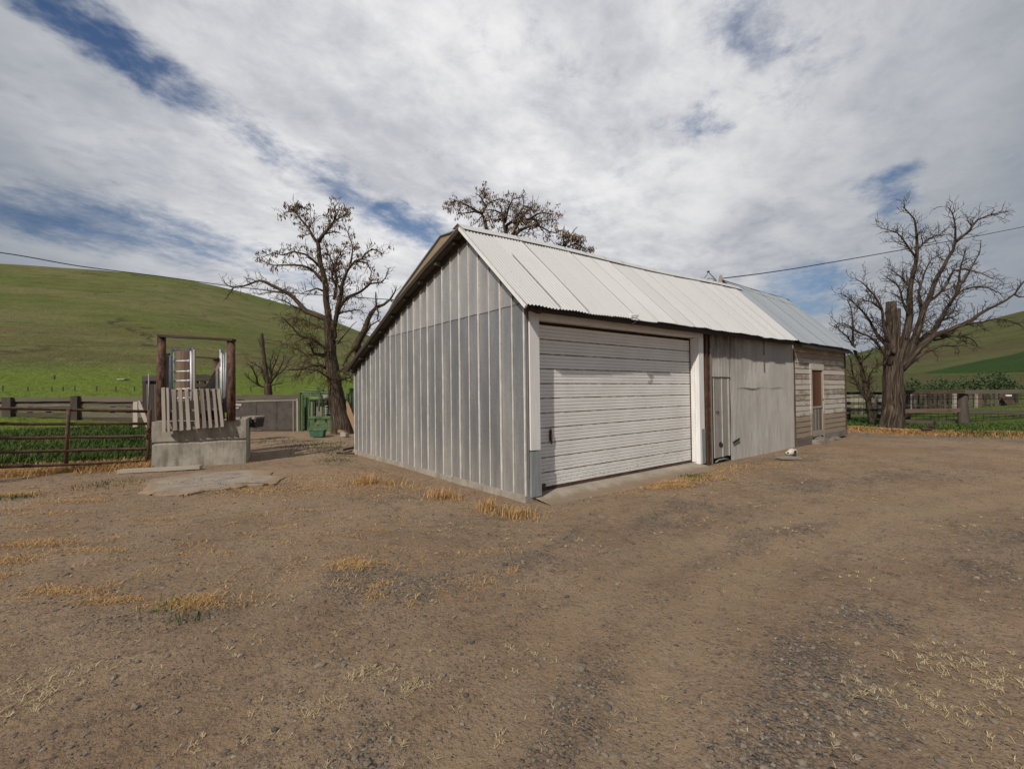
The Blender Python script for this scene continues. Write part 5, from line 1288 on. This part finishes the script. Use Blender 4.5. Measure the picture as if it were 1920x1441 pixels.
t.limb([(150,170),(120,220),(170,300)],.03,.01,-.5,-.8,**kp)
kp=dict(dens=.19,tw=.70,pod=.42)
t.limb([(785,880),(775,600),(762,450),(735,330),(718,240)],.15,.016,0,-.3,**kp)
t.limb([(785,640),(800,480),(880,420),(950,330),(1000,240),(1000,150)],.11,.014,0,.6,**kp)
t.limb([(770,450),(800,340),(830,230),(870,150),(960,140)],.07,.012,0,-.6,**kp)
t.limb([(790,800),(860,620),(920,480),(960,400),(1060,300),(1110,240)],.12,.014,0,-.8,**kp)
t.limb([(860,640),(960,545),(1080,490),(1200,490),(1320,555),(1420,575)],.10,.012,0,.7,**kp)
t.limb([(950,420),(1100,400),(1250,430),(1330,400),(1420,420)],.07,.012,-.3,.5,**kp); t.limb([(1080,400),(1180,340),(1300,330),(1380,340)],.05,.012,-.3,-.6,**kp)
t.limb([(740,340),(660,300),(580,280),(560,300)],.05,.012,-.2,-.6,**kp); t.limb([(760,430),(690,400),(650,440)],.04,.012,-.2,.3,**kp)
t.limb([(1200,490),(1250,560),(1240,610)],.03,.01,.3,.6,**kp); t.limb([(1080,490),(1060,560),(1000,600)],.04,.01,.3,-.6,**kp)
t.limb([(900,460),(930,360),(900,280),(850,240)],.06,.012,0,.9,**kp); t.limb([(1000,240),(1060,250),(1130,300),(1150,360)],.04,.012,.4,.9,**kp)
t.done('bark','twig')
T=empty('seed_pod_tree',V((at(1065,700,22).x,at(1065,700,22).y,0))); tag(T,'sparse treetop with a bare dead spike above the middle of the ridge','tree')
t=Tree(T,cropc(830,350,6.62,22),random.Random(22)); kp=dict(dens=.14,tw=.5,pod=.7)
t.limb([(1520,2600),(1510,1600),(1500,1000),(1505,760)],.3,.10,0,0,sides=9,tw=0,step=.5)
t.limb([(1505,770),(1540,680),(1600,590),(1640,530),(1672,500)],.05,.012,0,.3,dens=.3,tw=.25)
t.limb([(1505,770),(1500,660),(1492,545),(1510,490)],.05,.012,0,-.3,dens=.2,tw=.3,pod=.3)
t.limb([(1505,790),(1600,720),(1690,715),(1760,770),(1840,830)],.05,.012,0,.3,**kp); t.limb([(1510,740),(1580,660),(1660,660),(1720,680)],.04,.012,0,-.4,**kp)
t.limb([(1500,800),(1470,740),(1460,700)],.03,.01,0,.3,**kp); t.limb([(1505,820),(1440,745),(1390,720),(1355,670),(1300,630)],.03,.01,0,.5,tw=.15); t.limb([(1520,720),(1540,620),(1500,600)],.03,.01,0,.5,**kp)
t.limb([(1510,830),(1620,790),(1700,830)],.04,.01,0,.6,**kp)
t.done('bark','twig')

# broad tree at the right
T=empty('broad_bare_tree',gnd(1675,804)); tag(T,'broad bare tree with a sawn-off stub, right of the wooden shed','tree')
t=Tree(T,cropc(1540,370,3.066,17.9),random.Random(31))
t.limb([(412,1345),(412,1300),(414,1240),(414,1150),(412,1060),(415,990),(420,930),(430,880)],.39,.30,0,0,sides=22,tw=0,bark=.16,step=.12)
for a,z in((350,-.1),(470,-.1),(400,-.3),(440,.2)):
    t.limb([(412+(a-412)*1.05,1335),(412+(a-412)*.75,1290),(412+(a-412)*.35,1170)],.13,.17,z,z*.3,sides=10,tw=0,bark=.15,step=.14)
t.limb([(395,960),(398,850),(400,740),(402,660),(401,600)],.20,.165,-.05,-.05,sides=14,tw=.5,dens=.7,bark=.14,lev=1,skip=.2)
t.limb([(428,900),(432,780),(440,640)],.14,.10,.2,.3,sides=10,tw=.4,dens=.5,lev=1)
kw=dict(dens=.20,tw=.80)
t.limb([(440,960),(478,840),(500,740),(506,650),(512,520),(528,430),(545,350),(550,250),(545,190),(530,120),(475,60),(475,18)],.18,.012,.1,.5,**kw)
t.limb([(470,960),(530,830),(560,740),(610,600),(660,480),(720,370),(768,262),(770,150),(750,90),(728,55)],.17,.012,0,-.7,**kw)
t.limb([(766,262),(810,225),(850,190),(900,130),(960,105),(1035,85),(1075,83)],.06,.01,-.5,-.9,**kw)
t.limb([(460,970),(550,850),(640,760),(720,640),(775,550),(795,440),(808,380),(832,290)],.14,.012,.1,.9,**kw)
t.limb([(700,670),(770,560),(855,415),(905,320),(918,245)],.06,.01,.6,.3,dens=.24,tw=.5)
t.limb([(460,990),(550,880),(640,800),(740,758),(860,708),(960,642),(1060,590),(1115,552),(1165,480)],.15,.018,-.1,-1.2,dens=.26,tw=.7)
t.limb([(1110,558),(1140,572),(1170,570)],.035,.012,-1.1,-1.1,tw=.3)
t.limb([(455,1000),(580,900),(690,852),(780,852),(845,840),(892,852)],.09,.012,-.1,-.9,dens=.22,tw=.6,up=-.01)
t.limb([(690,800),(780,742),(900,720),(1000,698),(1100,715),(1160,745)],.06,.012,-.3,.4,dens=.22,tw=.65,up=-.02)
t.limb([(650,820),(740,800),(820,800),(870,815),(900,860)],.045,.012,-.2,.6,dens=.22,tw=.6,up=-.02)
t.limb([(400,920),(375,850),(330,800),(280,705),(220,640),(160,580),(110,550)],.09,.012,0,.5,**kw)
t.limb([(395,840),(365,770),(342,640),(300,560),(250,500),(195,468)],.08,.012,-.1,-.6,**kw)
t.limb([(390,960),(345,870),(280,800),(200,770),(130,722),(70,742)],.07,.012,0,-.7,**kw)
t.limb([(506,690),(470,600),(430,500),(360,450)],.06,.012,.2,-.4,**kw)
t.limb([(514,520),(450,450),(380,402)],.05,.012,.3,.9,**kw)
t.limb([(545,350),(480,262),(430,200),(340,178)],.05,.01,.4,.0,**kw)
t.limb([(549,300),(620,240),(705,210)],.045,.01,.4,1.0,**kw)
t.limb([(560,740),(570,640),(560,560),(600,420),(640,350),(700,320)],.07,.012,-.1,.6,**kw)
t.limb([(610,600),(700,530),(760,420),(830,410),(920,440),(990,470)],.06,.012,-.3,-1.0,**kw)
t.limb([(720,640),(800,540),(920,510),(1000,540),(1040,555)],.05,.012,.6,.2,**kw)
t.limb([(342,640),(290,600),(240,590),(190,640)],.04,.01,-.4,-.8,**kw)
t.limb([(620,820),(700,700),(760,690),(800,660)],.07,.012,0,.8,**kw)
t.limb([(420,900),(390,880),(360,960),(290,980)],.05,.012,-.3,-.7,dens=.2,tw=.5)
t.done('grey_bark','twig')
T=empty('slim_bare_tree',gnd(1637,799)); tag(T,'slim bare tree of leaning stems between the shed and the broad tree','tree')
t=Tree(T,cropc(1540,370,3.066,19.3),random.Random(33)); kw=dict(dens=.24,tw=.7)
t.limb([(292,1310),(285,1250),(262,1130),(238,1010),(215,930),(195,890),(180,820),(182,720),(170,640),(150,590)],.13,.014,0,.3,sides=9,**kw)
t.limb([(290,1300),(262,1170),(215,1090),(180,1000),(165,930),(150,895)],.09,.014,0,-.4,sides=8,**kw)
t.limb([(280,1240),(270,1100),(285,1010),(330,960)],.06,.012,0,.5,sides=7,**kw)
t.limb([(225,950),(270,900),(300,860)],.05,.012,0,.4,**kw); t.limb([(200,890),(150,800),(110,770),(80,730)],.05,.012,0,-.4,**kw)
t.limb([(240,1110),(190,1040),(150,1030)],.04,.012,0,.6,**kw)
t.done('bark','twig')

# ------------------------------------------------------------------ shrubs
srng=random.Random(4)
labs=['small dark green shrub nearest the broad tree trunk, behind the top rail','bright green shrub behind the top rail, left of the thick fence post','widest dark shrub rising behind the rail right of the thick fence post','round grey-green shrub above the slatted pen','dark green shrub at the far right end of the top rail']
for (a,y,wd,ht,D),lab in zip(((1716,742,1.3,1.9,27),(1775,742,1.9,2.1,27),(1838,742,2.3,2.3,28),(1868,742,1.3,2.2,29),(1910,742,1.8,1.9,28)),labs):
    c=at(a,742,D); c.z=0; root=empty('shrub',c); tag(root,lab,'shrub','shrubs along the right fence')
    st=MB(); lv=MB()
    for k in range(16):
        d=V((srng.uniform(-1,1),srng.uniform(-1,1),srng.uniform(.8,2))); pts=gnarl(c+V((srng.uniform(-.2,.2),srng.uniform(-.2,.2),0)),d,ht*srng.uniform(.7,1.05),6,.15,.05,srng)
        pts=[c+V(((p-c).x*wd/1.8,(p-c).y*wd/1.8,(p-c).z)) for p in pts]; st.tube(pts,[.02-.0025*i for i in range(7)],4)
        for p in pts[2:]:
            for j in range(26):
                q=p+V((srng.gauss(0,.16),srng.gauss(0,.16),srng.gauss(0,.13))); u=V((srng.gauss(0,1),srng.gauss(0,1),srng.gauss(0,1))).normalized(); v=u.orthogonal().normalized(); s_=srng.uniform(.05,.10); lv.quad(q-u*s_,q+v*s_*.6,q+u*s_,q-v*s_*.6,srng.random(),[(0,0)]*4)
    st.build('stem',M['twig'],root); lv.build('foliage',M['shrub_leaf'],root)

# ------------------------------------------------------------------ grass, straw, pebbles
def blade(mb,p,h,w_,lean,t,rng):
    az=rng.uniform(0,6.283); d=V((math.cos(az),math.sin(az),0)); sd=V((-d.y,d.x,0))*w_*.5
    a=p-sd; b=p+sd; m1=p+V((0,0,h*.55))+d*lean*h*.35; tip=p+V((0,0,h*(1-.25*lean)))+d*lean*h
    i=len(mb.v); tip.z=max(tip.z,p.z+.006+h*.12); mb.v += [tuple(a),tuple(b),tuple(m1+sd*.7),tuple(m1-sd*.7),tuple(tip)]
    mb.face((i,i+1,i+2,i+3),None,t); mb.face((i+3,i+2,i+4),None,t)
grng=random.Random(77)
gr=MB(); dry=MB(); pale=MB()
tries=0; cnt=0
while cnt<42000 and tries<200000:
    tries+=1
    a=grng.uniform(-60,300); D=8.6+22*grng.random()**1.9; p=at(a,745,D); x,y=p.x,p.y
    if x>gB[0]+.15+(y-gB[1])*.20: continue
    g_,s_,_=gcover(x,y)
    if g_<.4: continue
    h=grng.uniform(.10,.28)*(1+.4*mnoise.noise(V((x*.8,y*.8,1)))); blade(gr,V((x,y,hgt(x,y)-.01)),h,.012+.0012*D,grng.uniform(.1,.8),min(1,max(0,.5+.5*mnoise.noise(V((x*.5,y*.5,6)))+grng.gauss(0,.2))),grng); cnt+=1
tries=0;cnt=0
while cnt<16000 and tries<120000:
    tries+=1
    a=grng.uniform(1585,1990); D=15.5+14*grng.random()**1.5; p=at(a,730,D); x,y=p.x,p.y; g_,s_,_=gcover(x,y)
    if g_<.5: continue
    h=grng.uniform(.08,.2); blade(gr,V((x,y,hgt(x,y)-.01)),h,.03,grng.uniform(.1,.8),grng.random(),grng); cnt+=1
# a few yard greens
for a,b,n,s in((600,833,300,.5),(640,842,420,.7),(520,826,200,.7),(1297,890,260,.14),(350,905,110,.18),(205,907,160,.3),(420,912,120,.2),(625,862,120,.2),(1825,815,700,.5),(1860,812,500,.5),(40,928,130,.16),(355,1155,40,.06),(320,1135,60,.08)):
    c=gnd(a,b)
    for k in range(n):
        x,y=c.x+grng.gauss(0,s),c.y+grng.gauss(0,s); D=(V((x,y,0))-CAM).dot(FW)
        blade(gr,V((x,y,hgt(x,y)-.01)),grng.uniform(.03,.10)*(2.2 if a>1800 else 1),.004+.0011*D,grng.uniform(.3,1.2),grng.uniform(.3,1),grng)
tag(gr.build('grass',M['grass_blade']),kind='stuff')
def straw(x,y,h,lean,mb=dry,t=None,wm=1.0):
    D=max(2,(V((x,y,0))-CAM).dot(FW)); blade(mb,V((x,y,hgt(x,y)-.008)),h,(.0022+.00075*D)*wm,lean,grng.random() if t is None else t,grng)
n=0
while n<15000:   # straw band before the pipe gate
    f=grng.uniform(-.2,1.03); x=gA[0]+(gB[0]-gA[0])*f; y=gA[1]+(gB[1]-gA[1])*f+grng.gauss(-.45,.38); n+=1
    if mnoise.noise(V((x*1.1,y*1.1,3)))<-.28: continue
    straw(x,y,grng.uniform(.05,.22),grng.uniform(.4,1.6))
n=0
while n<15000:   # straw berm at right
    f=grng.random(); q=grng.random(); A,B=((sA,sB),(sB,sC),(sC,sD))[0 if q<.3 else 1 if q<.8 else 2]; x=A[0]+(B[0]-A[0])*f+grng.gauss(0,.33); y=A[1]+(B[1]-A[1])*f+grng.gauss(0,.33); n+=1
    straw(x,y,grng.uniform(.04,.14),grng.uniform(.6,1.8))
def patch(a,b,n,sx,sy,h0,h1,l0,l1,mb=dry,t=None):
    c=gnd(a,b); ang=grng.uniform(0,3.14)
    for k in range(n):
        u,v=grng.gauss(0,sx),grng.gauss(0,sy); x=c.x+RT.x*u+FW.x*v; y=c.y+RT.y*u+FW.y*v
        straw(x,y,grng.uniform(h0,h1),grng.uniform(l0,l1),mb,t)
# upright tufts along the silver wall
for a,b,n,s,h in((690,905,330,.10,.27),(672,903,120,.10,.15),(735,905,200,.13,.16),(830,930,330,.09,.24),(815,925,150,.15,.14),(858,934,120,.05,.12),(915,951,330,.075,.24),(940,958,160,.10,.16),(965,962,260,.10,.20),(985,958,160,.08,.18),(770,915,160,.2,.1),(1000,965,100,.10,.13)):
    patch(a,b,int(n*.62),s*1.1,s,h*.35,h*1.0,.1,1.0)
# flat mats
for a,b,n,sx,sy,h in((600,897,700,.7,.28,.07),(520,912,500,.6,.15,.07),(660,912,350,.4,.2,.06),(470,918,320,.5,.12,.08),(640,888,350,.5,.3,.06),(720,915,300,.4,.2,.05),(560,925,200,.4,.12,.05),
                      (665,1053,260,.10,.05,.09),(355,1131,330,.13,.035,.09),(375,1122,150,.06,.03,.10),(210,1121,260,.13,.02,.07),(115,1105,300,.15,.03,.07),(60,1018,420,.3,.06,.09),(25,1048,220,.15,.05,.08),(150,1030,160,.2,.03,.06),(290,968,140,.14,.03,.06),(150,937,200,.3,.04,.07),(110,960,180,.25,.04,.06),(205,1033,140,.12,.03,.05),(50,985,200,.3,.05,.06),(95,940,150,.2,.05,.06),(30,925,260,.22,.06,.14),(20,955,140,.2,.06,.08),(160,930,160,.2,.05,.06),(240,905,180,.3,.06,.06),(345,868,160,.5,.04,.07),(400,866,260,.5,.05,.08),(230,868,260,.5,.08,.14),
                      (1290,893,900,.33,.10,.09),(1250,903,700,.25,.10,.10),(1225,914,330,.18,.06,.08),(1180,925,140,.16,.06,.05),(1320,880,600,.35,.10,.07),(1345,874,350,.3,.1,.07),(1420,868,420,.7,.12,.05),(1470,868,260,.35,.10,.05),(1500,853,160,.3,.1,.04),(1270,910,420,.12,.05,.09),(1055,955,100,.25,.05,.04),(1550,840,140,.4,.12,.04)):
    patch(a,b,int(n*1.5),sx*1.15,sy*1.3,h*.25,h*.75,1.2,3.2)
for k in range(130):
    patch(grng.uniform(-60,1000),grng.uniform(885,1130),grng.randint(8,45),grng.uniform(.03,.16),grng.uniform(.02,.06),.02,.055,1.2,3.4)
def sprig(x,y,n,L,mb=pale,t=None):
    z=hgt(x,y); base=grng.uniform(0,6.283)
    for k in range(n):
        az=base+grng.uniform(-1.6,1.6) if grng.random()<.6 else grng.uniform(0,6.283)
        l=L*grng.uniform(.4,1.1); d=V((math.cos(az),math.sin(az),0)); sd=V((-d.y,d.x,0)); o=V((x+grng.gauss(0,L*.12),y+grng.gauss(0,L*.12),z+.004))
        w_=.0007+.00027*(V((x,y,0))-CAM).dot(FW); bnd=grng.uniform(-.4,.4)
        p0=o; p1=o+d*l*.5+V((0,0,grng.uniform(.003,.016)))+sd*l*.05; p2=o+d*l*.85+sd*bnd*l*.5+V((0,0,grng.uniform(.001,.014)))
        tt=grng.random(); i=len(mb.v); up_=sd*w_
        mb.v += [tuple(p0-up_),tuple(p0+up_),tuple(p1+up_),tuple(p1-up_),tuple(p2)]; mb.face((i,i+1,i+2,i+3),None,tt); mb.face((i+3,i+2,i+4),None,tt)
clusters=[]
for k in range(38): clusters.append((grng.uniform(-3,6),grng.uniform(-4.5,2.5)))
for a,b in ((680,1265),(780,1275),(100,1270),(60,1300),(420,1210),(650,1060),(1640,1290),(1760,1245),(1820,1240),(1870,1265),(1800,1310),(1840,1330),(1880,1260),(560,1120),(450,1330),(380,1370),(720,1380),(900,1390),(1010,1230),(900,1240)): clusters.append(tuple(L2(gnd(a,b))))
for cx,cy in clusters:
    for k in range(grng.randint(3,11)): sprig(cx+grng.gauss(0,.16),cy+grng.gauss(0,.12),grng.randint(4,10),grng.uniform(.03,.075))
for k in range(330):
    r=1.6+9*grng.random()**1.4; az=YAW+grng.uniform(-.85,.85); x,y=CAM.x+math.sin(az)*r,CAM.y+math.cos(az)*r
    if (x>-.1 and y>-.1) or (x>2 and grng.random()<.7): continue
    sprig(x,y,grng.randint(3,8),grng.uniform(.025,.06))
for a,b,n,s in((680,1262,26,.06),(775,1282,20,.06),(1640,1300,22,.07),(1770,1240,24,.12),(1830,1255,22,.12),(1800,1320,24,.12),(1690,1240,14,.08),(1880,1270,16,.1),(1860,1400,14,.1),(110,1275,30,.15),(60,1310,22,.1),(580,1330,16,.1)):
    c=gnd(a,b)
    for k in range(int(n*.6)): sprig(c.x+grng.gauss(0,s),c.y+grng.gauss(0,s*.7),grng.randint(5,10),grng.uniform(.04,.085))
tag(dry.build('dry_grass',M['dry_blade']),kind='stuff'); tag(pale.build('dry_sprigs',M['pale_blade']),kind='stuff')
# pebbles
prng=random.Random(99); pb=MB()
ico=[V(v).normalized() for v in ((0,0,1),(.89,0,.45),(.28,.85,.45),(-.72,.53,.45),(-.72,-.53,.45),(.28,-.85,.45),(.72,.53,-.45),(-.28,.85,-.45),(-.89,0,-.45),(-.28,-.85,-.45),(.72,-.53,-.45))]
icf=[(0,1,2),(0,2,3),(0,3,4),(0,4,5),(0,5,1),(1,6,2),(2,7,3),(3,8,4),(4,9,5),(5,10,1),(2,6,7),(3,7,8),(4,8,9),(5,9,10),(1,10,6)]
cnt=0; tries=0
while cnt<21000 and tries<200000:
    tries+=1
    r=1.4*(13/1.4)**prng.random(); az=YAW+prng.uniform(-.95,.95); x,y=CAM.x+math.sin(az)*r,CAM.y+math.cos(az)*r
    if -.1<x<14 and y>-.3: continue
    g_,s_,gv_=gcover(x,y)
    if g_>.4: continue
    if prng.random()>.22+.9*gv_: continue
    sz=min(.017,max(.0011*r,.0038*math.exp(prng.gauss(0,.55))*(1+.12*r)))
    if prng.random()<.004: sz=prng.uniform(.014,.026)
    ax,ay,az_=sz*prng.uniform(.7,1.5),sz*prng.uniform(.7,1.3),sz*prng.uniform(.4,.75); rot=prng.uniform(0,6.28); c_,s__=math.cos(rot),math.sin(rot)
    z=hgt(x,y)+az_*.3; i0=len(pb.v)
    for v in ico:
        k=prng.uniform(.8,1.15); u,w_=v.x*ax*k,v.y*ay*k; pb.v.append((x+u*c_-w_*s__,y+u*s__+w_*c_,z+v.z*az_*k))
    t_=min(1,max(0,prng.gauss(.42,.24)))
    for f in icf: pb.face(tuple(i0+q for q in f),None,t_)
    cnt+=1
tag(pb.build('gravel',M['pebble']),kind='stuff')
